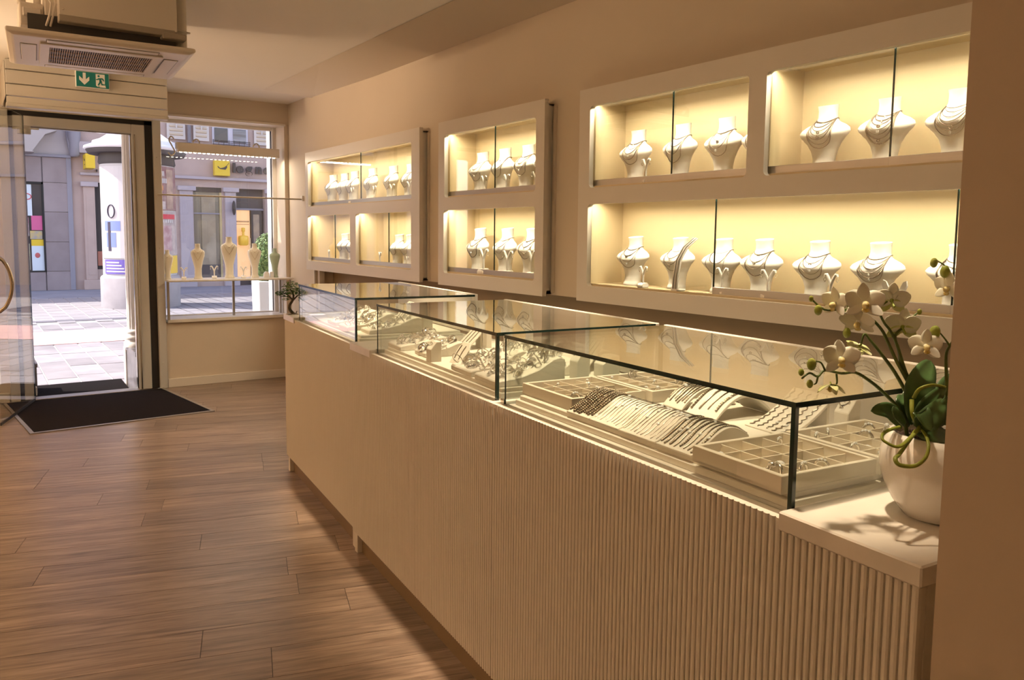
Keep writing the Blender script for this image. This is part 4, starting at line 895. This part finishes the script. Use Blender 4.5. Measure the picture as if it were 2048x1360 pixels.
for c, rad, n in (((0, 0, .165), (.062, .055, .042), 420), ((-.05, 0, .135), (.042, .036, .028), 220), ((.05, .01, .13), (.042, .036, .030), 240), ((-.085, 0, .132), (.02, .02, .014), 60), ((.06, 0, .095), (.024, .024, .02), 70), ((-.035, 0, .10), (.025, .02, .015), 50)):
    for i in range(n):
        v = Vector((rb.gauss(0, 1), rb.gauss(0, 1), rb.gauss(0, 1))).normalized()*rb.random()**.35; p = Vector(c)+Vector((v.x*rad[0], v.y*rad[1], v.z*rad[2]))
        Q = Matrix.Rotation(rb.uniform(0, 6.28), 3, 'Z') @ Matrix.Rotation(rb.uniform(-1, 1), 3, 'X'); s = rb.uniform(.005, .009)
        fo.add([p+Q @ Vector(q) for q in ((-s, 0, 0), (0, -s*.5, .001), (s, 0, 0), (0, s*.5, .001))], [(0, 1, 2, 3)], rb.random() > .5)
tag(fo.build('foliage', [mat('bonsai_leaf', (0.05, 0.12, 0.018), 0.5), mat('bonsai_leaf_light', (0.13, 0.22, 0.035), 0.5)], bo), kind='stuff')

# ------------------------------------------------------------------ window display: shelf, busts, hanging light bar, rail
shf = thing('display_shelf', 'white display shelf on slim legs in front of the shop window', 'shelf')
onebox('board', (1.555, 7.93, 1.030), (2.755, 8.34, 1.046), WHITE, shf, .002)
for x, y in ((1.552, 8.02), (2.21, 8.20), (2.70, 8.22), (1.57, 8.30)): onebox('leg', (x, y, .662), (x+.022, y+.022, 1.030), ALU, shf, .001)
TB = bust_tall()
for i, (x, y, h, lb, tint) in enumerate([(1.585, 8.13, .285, 'small cream bust at the left end of the window shelf', 0), (1.865, 8.13, .345, 'cream bust with a pendant necklace, second from the left on the window shelf', 0), (2.165, 8.13, .415, 'tallest cream bust in the centre of the window shelf', 0), (2.418, 8.13, .35, 'cream bust with a long chain, fourth on the window shelf', 0), (2.625, 8.13, .30, 'shaded greenish bust at the right end of the window shelf', 1)]):
    o = obj('necklace_bust', TB if not tint else TB.copy()); o.location = (x, y, 1.046); o.scale = (h/.38,)*3 if i not in (0, 4) else (h/.38*.95, h/.38*.95, h/.38)
    if tint: o.data.materials[0] = mat('bust_cream_shaded', (0.42, 0.52, 0.40), 0.6)  # bust tinted darker and greenish, its shade put into the colour
    o.rotation_euler = (0, 0, R(-12)); tag(o, lb, 'bust')
    if tint: continue
    for k in range(2 if i != 0 else 1):
        s = h/.38; pts = []; tb = .80-(.05 if k == 0 else .20+.05*(i % 2))
        for j in range(21):
            u = -1+2*j/20; yv = .052*u*(1 if k else .75); q = abs(u)**1.4; tz_ = tb+(.83-tb)*q; w = .073 if tz_ < .78 else .045
            pts.append((yv, -.0435*math.sqrt(max(0.05, 1-(yv/.075)**2))*(1 if tz_ < .76 else .86)-.001, tz_*.38))
        m = MB().tube(pts, .0011, 5); m.ball((pts[10][0], pts[10][1]-.002, pts[10][2]-.004), .0035, 7, 4)
        c = m.build('necklace', mat('gold_chain', (0.55, 0.40, 0.22), 0.3, 1.0)); c.location = o.location; c.scale = o.scale; c.rotation_euler = o.rotation_euler
        tag(c, '%s fine necklace on the %s' % (['short', 'long'][k], ['left end bust of the window shelf', 'second bust from the left on the window shelf', 'tallest bust on the window shelf', 'fourth bust on the window shelf'][i]), 'necklace', 'necklaces on the window busts')
for i, (x, s_, lb) in enumerate([(1.725, 1.05, 'first from the left on the window shelf'), (2.01, 1.15, 'second from the left on the window shelf'), (2.295, 1.05, 'third from the left on the window shelf')]):
    stand(x, 8.10, 1.046, s_, lb, R(78))
rbx = thing('ring_holder', 'small white ring holder beside the fourth bust on the window shelf', 'jewellery display', loc=(2.53, 8.11, 1.046))
MB().prism([(-.03, 0), (.03, 0), (.026, .045), (.012, .062), (-.012, .062), (-.026, .045)], XZ(0), -.016, .016).build('block', VELVET, rbx, .003)
MB().box((.036, -.01, 0), (.075, .012, .06)).build('acrylic', mat('crystal', (0.93, 0.93, 0.92), 0.05), rbx, .003)
lb_ = thing('light_bar', 'white light bar with glowing LED dots hung in the shop window', 'lamp')
onebox('housing', (1.705, 8.12, 2.272), (2.690, 8.20, 2.362), WHITE, lb_, .003)
ld = MB()
for i in range(22): x = 1.735+i*.0428; ld.ball((x, 8.135, 2.271), (.0135, .010, .006), 8, 4)
tag(ld.build('led_row', mat('led_dot', (1, 1, 1), 0.4, emit=(1.0, 0.86, 0.66), estr=22), lb_), kind='stuff')
lamp('light_bar_glow', 'AREA', (2.2, 8.125, 2.258), 5, (1.0, 0.84, 0.62), direction=(0, -0.12, -1), size=0.93, size_y=0.02)
for x in (1.655, 1.89, 2.47):
    z0 = 2.33 if x > 1.7 else 2.29
    P = smooth_path([(x-.03, 8.16, z0-.03), (x, 8.16, z0-.055), (x+.03, 8.16, z0-.02), (x, 8.16, z0+.05), (x-.018, 8.16, z0+.09), (x, 8.16, z0+.125), (x+.025, 8.16, z0+.105)] if x < 1.7 else [(x+.02, 8.16, z0), (x+.024, 8.16, z0+.05), (x, 8.16, z0+.075), (x-.03, 8.16, z0+.06), (x-.035, 8.16, z0+.04)], 4)
    MB().tube(P, .0065, 8).build('hook', mat('hook_brass', (0.55, 0.47, 0.33), .4), lb_)
onebox('end_block', (1.695, 8.13, 2.30), (1.706, 8.19, 2.362), WHITE, lb_)
rl = thing('curtain_rail', 'thin brushed rail spanning the window to the long wall', 'rail')
MB().tube([(1.50, 8.05, 1.853), (2.775, 7.68, 1.840)], .008, 8).build('tube', mat('rail_paint', (0.55, 0.48, 0.38), .4), rl)
onebox('wall_bracket', (2.757, 7.66, 1.825), (2.777, 7.70, 1.875), WHITE, rl, .002)

# ------------------------------------------------------------------ street, paving, entrance columns
GZ = -0.10
STONEP = mat('paving_stone', (0.33, 0.30, 0.31), 0.7, col2=(0.26, 0.24, 0.25), scale=3, bump=0.1, bscale=40, objvar=.16)
JOINT = mat('paving_joint', (0.62, 0.57, 0.55), 0.9)
FARP = mat('paving_far', (0.35, 0.32, 0.33), 0.75, col2=(0.28, 0.26, 0.27), scale=1.6, stretch=(1, 2.5, 1))
stt = onebox('street', (-14, 8.86, GZ-.3), (22, 26, GZ-.012), JOINT); stt['kind'] = 'structure'
rp = random.Random(3)
for c in range(-1, 17):
    x = 0.05+c*.30; y = 8.88+rp.uniform(-.5, 0)
    while y < 15.6:
        l = rp.uniform(.45, .75); y0, y1 = max(y, 8.88), min(y+l, 15.6)
        if y1-y0 > .08: onebox('paving_stone', (x+.010, y0+.010, GZ-.06), (x+.290, y1-.010, GZ+rp.uniform(-.004, .002)), STONEP, stt)
        y += l
fp_ = MB()
for c in range(-46, 72):
    x = 0.05+c*.30
    for k in range(28):
        y = 8.88+k*.62+(.31 if c % 2 else 0)
        if (-1 <= c <= 16 and y < 15.6) or y > 25.5: continue
        fp_.add([(x+.010, y+.010, GZ-.001), (x+.290, y+.010, GZ-.001), (x+.290, y+.61, GZ-.001), (x+.010, y+.61, GZ-.001)], [(0, 1, 2, 3)])
tag(fp_.build('paving', FARP, stt), kind='stuff')
onebox('painted_band', (-6, 12.75, GZ-.004), (14, 14.45, GZ+.0045), mat('pink_band', (0.72, 0.45, 0.42), .8, var=.1, scale=4), stt)
onebox('drain', (-6, 16.0, GZ-.01), (14, 16.25, GZ+.002), mat('drain_grey', (0.16, 0.15, 0.17), .8), stt)
onebox('sidewalk', (-10, 21.6, GZ-.01), (16, 24.6, GZ+.0), mat('sidewalk_grey', (0.30, 0.29, 0.33), .8, var=.2, scale=2), stt)
# outer leaf of the shop front, plinths and fluted columns
wo_ = MB().box((-6, 8.40, 2.62), (9, 8.62, 9)).box((-6, 8.40, GZ), (0.20, 8.62, 2.62)).box((3.10, 8.40, GZ), (9, 8.62, 2.62)).box((1.58, 8.46, GZ), (2.68, 8.60, .62)).box((-3.2, 8.3, ZC+.1), (9, 8.41, 9))
struct('wall_street_front', wo_, mat('street_front_plaster', (0.62, 0.56, 0.50), .8))
struct('trim_4', MB().box((-0.4, 8.62, 2.68), (1.75, 9.22, 2.78)), WHITE, bev=.01)
GRAN = mat('dark_granite', (0.13, 0.115, 0.12), .3, col2=(0.22, 0.20, 0.21), scale=9)
WCOL = mat('column_white', (0.80, 0.76, 0.71), .6)
pr_ = thing('entrance_column', 'white fluted column on a granite plinth right of the doorway', 'column', loc=(1.355, 8.66, 0))
MB().box((-.062, -.46, GZ), (.125, .09, .305)).box((-.070, -.47, .305), (.130, .10, .348)).build('plinth', GRAN, pr_, .004)
onebox('plinth_front', (-.075, .095, GZ), (.130, .20, .33), WCOL, pr_, .005)
onebox('end_plate', (-.064, -.474, GZ), (-.0, -.464, .30), ALU, pr_); [MB().ball((-.03, -.476, z_), .006).build('screw', CHROME, pr_) for z_ in (.06, .16, .25)]
MB().lathe([(.098, .348), (.098, .40), (.082, .405), (.094, .43), (.094, .46), (.076, .47), (.084, .49), (.084, .51), (.066, .525)], 32).build('column_base', WCOL, pr_)
MB().lathe([(.064, .52), (.064, 1.2), (.058, 2.62)], 64, fl=14, fd=.12).build('shaft', WCOL, pr_)
pl_ = thing('entrance_plinth', 'dark granite plinth at the left side of the doorway', 'plinth', loc=(.40, 8.62, 0))
MB().box((-.09, -.20, GZ), (.085, .10, .24)).box((-.095, -.205, .24), (.092, .105, .275)).build('block', GRAN, pl_, .004); onebox('skirting', (-.06, -.30, -.02), (.075, -.21, .07), WHITE, pl_, .003)
sc_ = thing('window_column', 'white rendered column outside at the right edge of the shop window', 'column', loc=(2.93, 8.84, 0))
MB().box((-.10, -.16, .12), (.16, .16, 2.75)).build('shaft', WCOL, sc_, .01); onebox('base', (-.13, -.19, GZ), (.19, .19, .12), WCOL, sc_, .01)
# planter with clipped bush
pt = thing('street_planter', 'tall pale planter with a clipped round bush outside the window', 'planter', loc=(2.93, 9.35, GZ))
MB().loft([[(-.13, -.13, 0), (.13, -.13, 0), (.13, .13, 0), (-.13, .13, 0)], [(-.15, -.15, 1.04), (.15, -.15, 1.04), (.15, .15, 1.04), (-.15, .15, 1.04)]], smooth=False).build('pot', mat('planter_pale', (0.66, 0.66, 0.68), .5), pt, .008)
fo = MB(); rb = random.Random(4)
for i in range(2600):
    v = Vector((rb.gauss(0, 1), rb.gauss(0, 1), rb.gauss(0, 1))).normalized(); p = Vector((v.x*.16, v.y*.16, 1.30+v.z*.29))*1.0+v*rb.uniform(-.02, .015)
    Q = v.to_track_quat('Z', 'Y').to_matrix() @ Matrix.Rotation(rb.uniform(0, 6), 3, 'Z') @ Matrix.Rotation(rb.uniform(-.8, .8), 3, 'X'); s = rb.uniform(.012, .02)
    fo.add([p+Q @ Vector(q) for q in ((-s, 0, 0), (0, -s*.5, .002), (s, 0, 0), (0, s*.5, .002))], [(0, 1, 2, 3)], rb.random() > .5)
fo.ball((0, 0, 1.30), (.145, .145, .27), 14, 8)
tag(fo.build('foliage', [mat('box_leaf', (0.08, 0.17, 0.04), .5), mat('box_leaf_light', (0.22, 0.34, 0.10), .5)], pt), kind='stuff')

# ------------------------------------------------------------------ advertising column
ki = thing('advertising_column', 'round advertising column with a pale domed roof and posters in the street', 'advertising column', loc=(3.08, 18.6, GZ))
KR = .735
MB().lathe([(KR+.05, 0), (KR+.05, .62), (KR+.03, .66), (KR, .68)], 40).build('base', mat('kiosk_base', (0.36, 0.33, 0.34), .8, var=.15, scale=3), ki)
MB().lathe([(KR-.01, .66), (KR-.01, 3.05)], 40).build('shaft', mat('kiosk_shaft', (0.52, 0.50, 0.49), .7), ki)
MB().lathe([(KR-.02, 2.98), (KR+.02, 3.05), (KR-.02, 3.30)], 40).build('neck', mat('kiosk_dark', (0.055, 0.045, 0.045), .6), ki)
MB().lathe([(KR+.20, 3.22), (KR+.24, 3.30), (KR+.22, 3.34)], 40).build('roof_soffit', mat('kiosk_dark', (0.055, 0.045, 0.045), .6), ki)
MB().lathe([(KR+.24, 3.305), (KR+.28, 3.33), (KR+.27, 3.37), (KR+.12, 3.43), (KR+.11, 3.48), (KR-.02, 3.53), (.45, 3.72), (.2, 3.86), (.06, 3.95), (.02, 4.1)], 48).build('roof', mat('kiosk_roof', (0.72, 0.72, 0.76), .5), ki)
def poster(a0, a1, z0, z1, col, lift=.004):
    pts = [(KR+lift)*1 for _ in range(9)]; m = MB(); vs = []
    for i in range(9):
        a = R(a0+(a1-a0)*i/8)
        for z in (z0, z1): vs.append(((KR+lift)*math.cos(a), (KR+lift)*math.sin(a), z))
        for z in (z0, z1): vs.append(((KR+lift-.004)*math.cos(a), (KR+lift-.004)*math.sin(a), z))
    fs = []
    for i in range(8): b_ = i*4; fs += [(b_, b_+4, b_+5, b_+1), (b_+1, b_+5, b_+7, b_+3), (b_, b_+2, b_+6, b_+4)]
    fs += [(0, 1, 3, 2), (32, 34, 35, 33)]
    return m.add(vs, fs), col
def pposter(name, a0, a1, z0, z1, m, parent, lift=.004): return poster(a0, a1, z0, z1, None, lift)[0].build(name, m, parent)
PW = mat('poster_white', (0.55, 0.53, 0.53), .6); PV = mat('poster_violet', (0.16, 0.11, 0.42), .6); PB = mat('poster_blue', (0.20, 0.26, 0.55), .6); PM = mat('poster_maroon', (0.22, 0.09, 0.10), .6, col2=(0.30, 0.20, 0.18), scale=5); PO = mat('poster_orange', (0.62, 0.27, 0.09), .6); PR = mat('poster_red', (0.55, 0.05, 0.07), .6); PY_ = mat('poster_yellow', (0.75, 0.50, 0.05), .6); PG = mat('poster_grey', (0.34, 0.28, 0.28), .6, col2=(.5, .42, .4), scale=6); PK = mat('poster_ink', (0.05, 0.04, 0.07), .6)
# angles: the shop sees the side from about 190 to 330 degrees
a_ = pposter('poster', 186, 246, 1.05, 2.95, PW, ki); pposter('poster_panel', 188, 243, 2.62, 2.90, PG, a_, .007) if False else None
pposter('print_block', 200, 232, 1.62, 1.82, PB, a_, .007); pposter('print_block', 204, 224, 1.28, 1.58, PB, a_, .007); pposter('print_block', 208, 214, 1.20, 1.80, PK, a_, .009)
b2 = pposter('poster', 196, 246, .72, 1.02, PV, ki)
for k in range(4): pposter('print_line', 200, 240-4*k, .76+k*.062, .79+k*.062, PW, b2, .007)
MB().torus(((KR+.008)*math.cos(R(216)), (KR+.008)*math.sin(R(216)), 2.02), .11, .012, 24, 5, X=Matrix.Rotation(R(216-90), 3, 'Z') @ Matrix.Rotation(R(90), 3, 'X') @ Matrix.Diagonal((.8, 1.2, 1))).build('drawing', PK, a_)
c3 = pposter('poster', 268, 352, 2.06, 2.98, PM, ki)
for k, (m_, e_) in enumerate(((PW, 306), (PW, 310), (PO, 302), (PO, 300))):
    for j in range(int((e_-276)/2.6)): pposter('letter', 276+j*2.6, 277.7+j*2.6, 2.78-k*.15, 2.88-k*.15, m_, c3, .007)
pposter('figure', 308, 326, 2.10, 2.92, mat('poster_tan', (0.48, 0.33, 0.24), .6, col2=(.3, .2, .16), scale=7), c3, .007); pposter('picture', 275, 305, 2.08, 2.25, PG, c3, .007)
d4 = pposter('poster', 268, 352, 1.12, 2.03, PG, ki); pposter('headline', 270, 330, 1.88, 1.98, PR, d4, .007)
for k in range(10): pposter('letter', 273+k*5, 276.4+k*5, 1.80, 1.86, PW, d4, .009)
pposter('face', 278, 318, 1.20, 1.74, mat('poster_mauve', (0.36, 0.20, 0.22), .6, col2=(.55, .42, .42), scale=6), d4, .007)
pposter('poster', 268, 352, .72, 1.10, PY_, ki)
pposter('poster', 248, 266, 1.0, 2.9, PW, ki); pposter('poster', 249, 265, .75, .98, PB, ki)

# ------------------------------------------------------------------ houses across the street
FY = 24.5
PINK = mat('facade_rose', (0.50, 0.38, 0.34), .85, var=.12, scale=1.5); LILAC = mat('facade_lilac', (0.46, 0.40, 0.43), .8, var=.08, scale=2); CLAD = mat('stone_cladding', (0.25, 0.205, 0.215), .5, col2=(0.30, 0.25, 0.26), scale=2, objvar=.08)
CREAMP = mat('facade_cream', (0.50, 0.46, 0.47), .85, var=.08, scale=1); DGL = mat('dark_window', (0.05, 0.045, 0.05), .1); METAL = mat('lead_pipe', (0.26, 0.25, 0.30), .5); YEL = mat('sign_yellow', (0.72, 0.50, 0.03), .5); INK = mat('sign_ink', (0.045, 0.035, 0.035), .5)
SHUT = mat('shutter_pale', (0.60, 0.55, 0.52), .7); SHUTD = mat('shutter_slat', (0.56, 0.45, 0.33), .7)
hA = thing('corner_house', 'house across the street with dark stone cladding and a poster window', 'building', loc=(0, FY, 0))
onebox('wall', (-9, .06, GZ), (2.42, 1.2, 14), CREAMP, hA); onebox('ledge', (-9, -.06, 3.46), (2.42, .10, 3.53), METAL, hA, .01)
zr = [-.10, .42, 1.21, 2.01, 2.79, 3.46]
for i in range(5):
    for x0, x1 in ((-1.9, -.7), (-.7, .5), (.5, 1.72), (1.74, 2.36)):
        if x0 == .5 and 0 < i < 4: continue
        onebox('cladding_panel', (x0+.006, 0, zr[i]+.006), (x1-.006, .06, zr[i+1]-.006), CLAD, hA)
wA = onebox('window', (.5, .045, .42), (1.74, .059, 2.79), DGL, hA)
MB().box((1.70, -.01, .42), (1.74, .10, 2.79)).box((.5, -.01, 2.74), (1.74, .10, 2.79)).box((.5, -.01, .40), (1.74, .10, .43)).build('window_frame', BLACK, wA)
LITP = mat('poster_lit', (0.62, 0.70, 0.78), .6); 
for nm_, a, b_, m_ in (('poster', (.9, 1.47, 1.90, 2.72), None, LITP), ('poster', (1.42, 1.70, .44, 1.10), None, LITP), ('poster', (1.42, 1.70, 1.10, 1.27), None, YEL), ('poster', (1.44, 1.69, 1.52, 1.90), None, mat('poster_pink', (0.60, .12, .28), .6)), ('poster', (1.1, 1.38, .46, 1.16), None, mat('poster_scene', (0.25, 0.25, 0.24), .6, col2=(.5, .48, .3), scale=5)), ('poster', (1.1, 1.38, 1.36, 1.86), None, mat('poster_wine', (0.30, .12, .16), .6, col2=(.6, .55, .55), scale=6)), ('poster', (1.40, 1.68, 1.28, 1.50), None, mat('poster_card', (0.55, .42, .16), .6, col2=(.35, .32, .3), scale=9))):
    p_ = onebox(nm_, (a[0], .030, a[2]), (a[1], .045, a[3]), m_, wA)
MB().torus((1.36, .025, 2.40), .085, .012, 18, 5, X=Matrix.Rotation(R(90), 3, 'X') @ Matrix.Diagonal((1.2, .9, 1))).build('poster_ring', mat('poster_redring', (.6, .08, .1), .6), wA)
MB().ball((1.55, .025, .85), (.06, .006, .07), 12, 6).build('poster_seal', mat('poster_seal', (.5, .12, .12), .6), wA)
cb = MB().prism([(-1, 3.53), (1.54, 3.53), (1.50, 3.56), (1.80, 4.0), (2.08, 4.12), (2.10, 4.30), (-1, 4.30)], XZ(0), -.55, .06); cb.build('balcony_corbel', mat('corbel_stone', (0.40, 0.36, 0.35), .8), hA)
rl_ = MB()
for i in range(16): rl_.box((-.2+i*.15, -.5, 4.30), (-.14+i*.15, -.44, 4.9))
rl_.build('railing', METAL, hA)
MB().tube([(2.46, -.02, 4.0), (2.46, -.02, 7)], .10, 12).tube([(2.36, -.05, 7), (2.36, -.05, 4.05), (2.40, -.05, 3.75), (2.44, -.05, 3.55)], .055, 10).build('drain_pipe', METAL, hA)
MB().lathe([(.09, 0), (.13, .05), (.13, .35), (.17, .55), (.17, 1.2)], 14, (2.50, -.06, 3.5)).build('hopper', METAL, hA)
MB().box((2.30, -.02, GZ), (2.42, .10, 3.5)).build('pipe_cover', METAL, hA, .01)
hB = thing('rose_house', 'rose plastered house across the street with shops, pilasters and shutters', 'building', loc=(0, FY, 0))
wl_ = MB().box((2.42, .06, 2.84), (13, 1.2, 14)).box((2.42, .06, GZ), (2.96, 1.2, 2.84)).box((3.3, .06, GZ), (5.55, 1.2, 2.84)).box((6.36, .06, GZ), (6.78, 1.2, 2.84)).box((7.66, .06, GZ), (13, 1.2, 2.84)).box((5.55, .06, GZ), (6.36, 1.2, .12)).box((2.96, .06, GZ), (3.3, 1.2, .45)); wl_.build('wall', PINK, hB)
onebox('sill_band', (4.6, -.06, 3.06), (13, .07, 3.14), LILAC, hB, .01); onebox('sill_band', (2.62, -.05, 3.03), (3.6, .07, 3.10), LILAC, hB, .01)
MB().prism([(2.62, 3.62), (2.56, 3.78), (2.50, 3.80), (2.50, 3.92), (3.6, 3.92), (3.6, 3.62)], XZ(0), -.12, .07).build('pilaster_capital', LILAC, hB)
for x0, x1 in ((2.68, 2.96), (5.16, 5.52), (6.44, 6.76), (7.70, 7.98)):
    onebox('pilaster', (x0, -.03, .17), (x1, .08, 2.72), LILAC if x0 > 3 else PINK, hB, .008); onebox('pilaster_cap', (x0-.06, -.09, 2.72), (x1+.08, .08, 2.85), LILAC, hB, .012); onebox('pilaster_foot', (x0-.06, -.08, GZ), (x1+.06, .08, .17), LILAC if x0 > 3 else PINK, hB, .01)
onebox('pilaster_panel', (2.74, -.036, .30), (2.92, -.028, 2.5), PINK, hB, .004)
onebox('door', (2.96, .20, .45), (3.3, .24, 2.84), DGL, hB); onebox('door_panel', (3.0, .15, .55), (3.3, .2, .95), mat('shop_salmon', (.5, .2, .14), .6), hB)
SHOPW = mat('shop_interior', (0.42, 0.34, 0.24), .7, var=.3, scale=2)
w2 = onebox('shop_window', (5.55, .14, .12), (6.36, .18, 2.84), mat('shop_glass', (0.16, 0.14, 0.12), .12), hB)
onebox('shop_wall', (5.78, .11, .12), (6.18, .14, 2.6), SHOPW, w2); onebox('shop_post', (6.30, .08, .12), (6.36, .14, 2.70), mat('shop_post', (0.52, 0.42, 0.22), .5), w2); onebox('shop_shelf', (5.55, .10, .12), (6.36, .14, .55), mat('shop_dark', (0.09, 0.075, 0.075), .6), w2); onebox('shop_header', (5.55, .09, 2.70), (6.36, .13, 2.84), INK, w2); onebox('shop_transom', (5.55, .09, 2.05), (6.36, .12, 2.09), METAL, w2)
w3 = onebox('shop_door', (6.78, .30, GZ), (7.66, .34, 2.84), mat('shop_dark', (0.09, 0.075, 0.075), .6), hB)
onebox('lit_display', (6.80, .27, .10), (7.24, .30, 2.22), mat('lit_backwall', (0.85, 0.55, 0.28), .6, emit=(1.0, .55, .24), estr=.55), w3)
onebox('transom', (6.78, .22, 2.20), (7.66, .28, 2.26), METAL, w3, .005)
MB().box((7.26, .18, GZ), (7.32, .26, 2.20)).box((7.52, .18, GZ), (7.58, .26, 2.20)).box((7.32, .18, 2.08), (7.52, .26, 2.20)).box((7.32, .18, GZ), (7.52, .26, .2)).build('door_frame', INK, w3)
onebox('door_pane', (7.32, .20, .2), (7.52, .22, 2.08), mat('shop_reflect', (0.42, 0.30, 0.20), .3, col2=(.2, .16, .15), scale=3), w3)
MB().tube([(7.20, .14, .75), (7.20, .14, 1.35)], .015, 8).build('door_handle', CHROME, w3)
MB().lathe([(.10, 0), (.15, .03), (.155, .24), (.14, .29), (.04, .31), (.035, .42), (.055, .43), (.055, .54), (.0, .55)], 20, (7.0, .15, 1.12)).build('bottle', mat('bottle_amber', (0.70, 0.42, 0.04), .25, emit=(.9, .5, .05), estr=.25), w3)
tx = MB()
for k in range(11): tx.box((6.84+k*.035, .262, 1.83), (6.862+k*.035, .268, 1.875))
for k in range(14): tx.box((6.84+k*.027, .262, 1.76), (6.856+k*.027, .268, 1.78))
tx.build('lettering', mat('lettering_brown', (.35, .2, .1), .6), w3)
for x in (6.66, 7.98): MB().ball((x, -.14, 2.25), (.05, .10, .22), 12, 8).build('wall_lamp', INK, hB)
# signs
s1 = thing('cube_sign', 'yellow cube sign with dark logo projecting above the narrow shop door', 'sign', loc=(2.75, FY-.45, 3.36))
onebox('box', (-.05, -.20, -.18), (.17, .44, .2), YEL, s1, .004)
MB().prism([(-.07, .0), (-.03, .04), (.04, .035), (.07, .06), (.08, .09), (.095, .05), (.06, .0), (.0, -.015)], lambda u, v, w: (w, u+.05, v+.03), -.056, -.05).box((-.056, .03, -.09), (-.05, .12, -.065)).build('logo', INK, s1)
s2 = thing('logo_sign', 'yellow square sign with a dark crawling animal emblem beside the shop lettering', 'sign', loc=(6.345, FY-.05, 3.41))
onebox('panel', (-.22, -.10, -.22), (.22, .10, .22), YEL, s2, .006)
MB().prism([(-.14, .05), (-.12, .01), (-.06, -.03), (.02, -.035), (.09, -.04), (.12, .0), (.14, .03), (.13, .09), (.10, .07), (.07, .04), (.02, .02), (-.06, .0), (-.10, .03), (-.125, .06)], XZ(0), -.106, -.10).tube([(.10, -.103, .05), (.17, -.103, .13), (.19, -.103, .17)], .006, 5).build('emblem', INK, s2)
tw = thing('shop_lettering', 'dark three-dimensional shop name lettering on the rose facade', 'sign', 'shop name letters', loc=(6.66, FY, 3.33))
def letter(ch, x, sz):
    cu = bpy.data.curves.new('letter', 'FONT'); cu.body = ch; cu.size = sz; cu.extrude = .03; cu.offset = .024
    tmp = bpy.data.objects.new('letter_curve', cu); me = bpy.data.meshes.new_from_object(tmp); bpy.data.objects.remove(tmp); o = obj('letter', me); o.data.materials.clear(); o.data.materials.append(INK); o.parent = tw; o.location = (x, -.03, 0); o.rotation_euler = (R(90), 0, 0)
for ch, x in zip('legno', (.02, .14, .42, .70, .96)): letter(ch, x, .36)
onebox('junction_box', (3.02, -.02, 3.14), (3.05, .06, 3.2), INK, hB)
# upper windows with shutters
for x0, x1 in ((4.86, 5.36), (5.58, 6.02), (7.34, 7.78)):
    s_ = onebox('shutter', (x0, -.02, 4.18), (x1, .02, 6.2), SHUT, hB, .005); sl = MB()
    for k in range(16): z = 4.30+k*.115; sl.prism([(-.05, 0), (-.025, .05), (-.02, .05), (-.02, -.02)], lambda u, v, w, z=z: (w, u, z+v), x0+.07, x1-.07)
    tag(sl.build('shutter_slats', SHUTD, s_), kind='stuff'); onebox('shutter_rod', ((x0+x1)/2-.02, -.075, 4.5), ((x0+x1)/2+.02, -.05, 6.1), SHUT, s_)
uw = onebox('upper_window', (6.12, .02, 4.12), (7.16, .05, 6.2), mat('upper_frame', (0.55, 0.54, 0.62), .6), hB)
for x0, x1, z0, z1 in ((6.18, 6.56, 4.20, 4.60), (6.18, 6.56, 4.64, 6.1), (6.72, 7.10, 4.20, 4.60), (6.72, 7.10, 4.64, 6.1)): onebox('pane', (x0, .0, z0), (x1, .02, z1), DGL if x0 < 6.5 or z0 > 4.6 else mat('curtained_pane', (.30, .30, .34), .2, col2=(.10, .10, .11), scale=4, stretch=(.2, 1, 5)), uw)
gl = MB()
for k in range(3): gl.tube([(6.1, -.10, 4.12+k*.05), (7.2, -.10, 4.12+k*.05)], .01, 5)
for k in range(8): gl.tube([(6.12+k*.15, -.10, 4.05), (6.12+k*.15, -.10, 4.25)], .008, 5)
gl.build('window_guard', INK, hB); MB().tube([(5.46, -.04, 4.1), (5.46, -.04, 8)], .05, 10).build('drain_pipe', mat('dark_pipe', (0.18, 0.17, 0.20), .5), hB)
onebox('cornice', (4.7, -.12, 3.98), (13, .07, 4.08), LILAC, hB, .02)
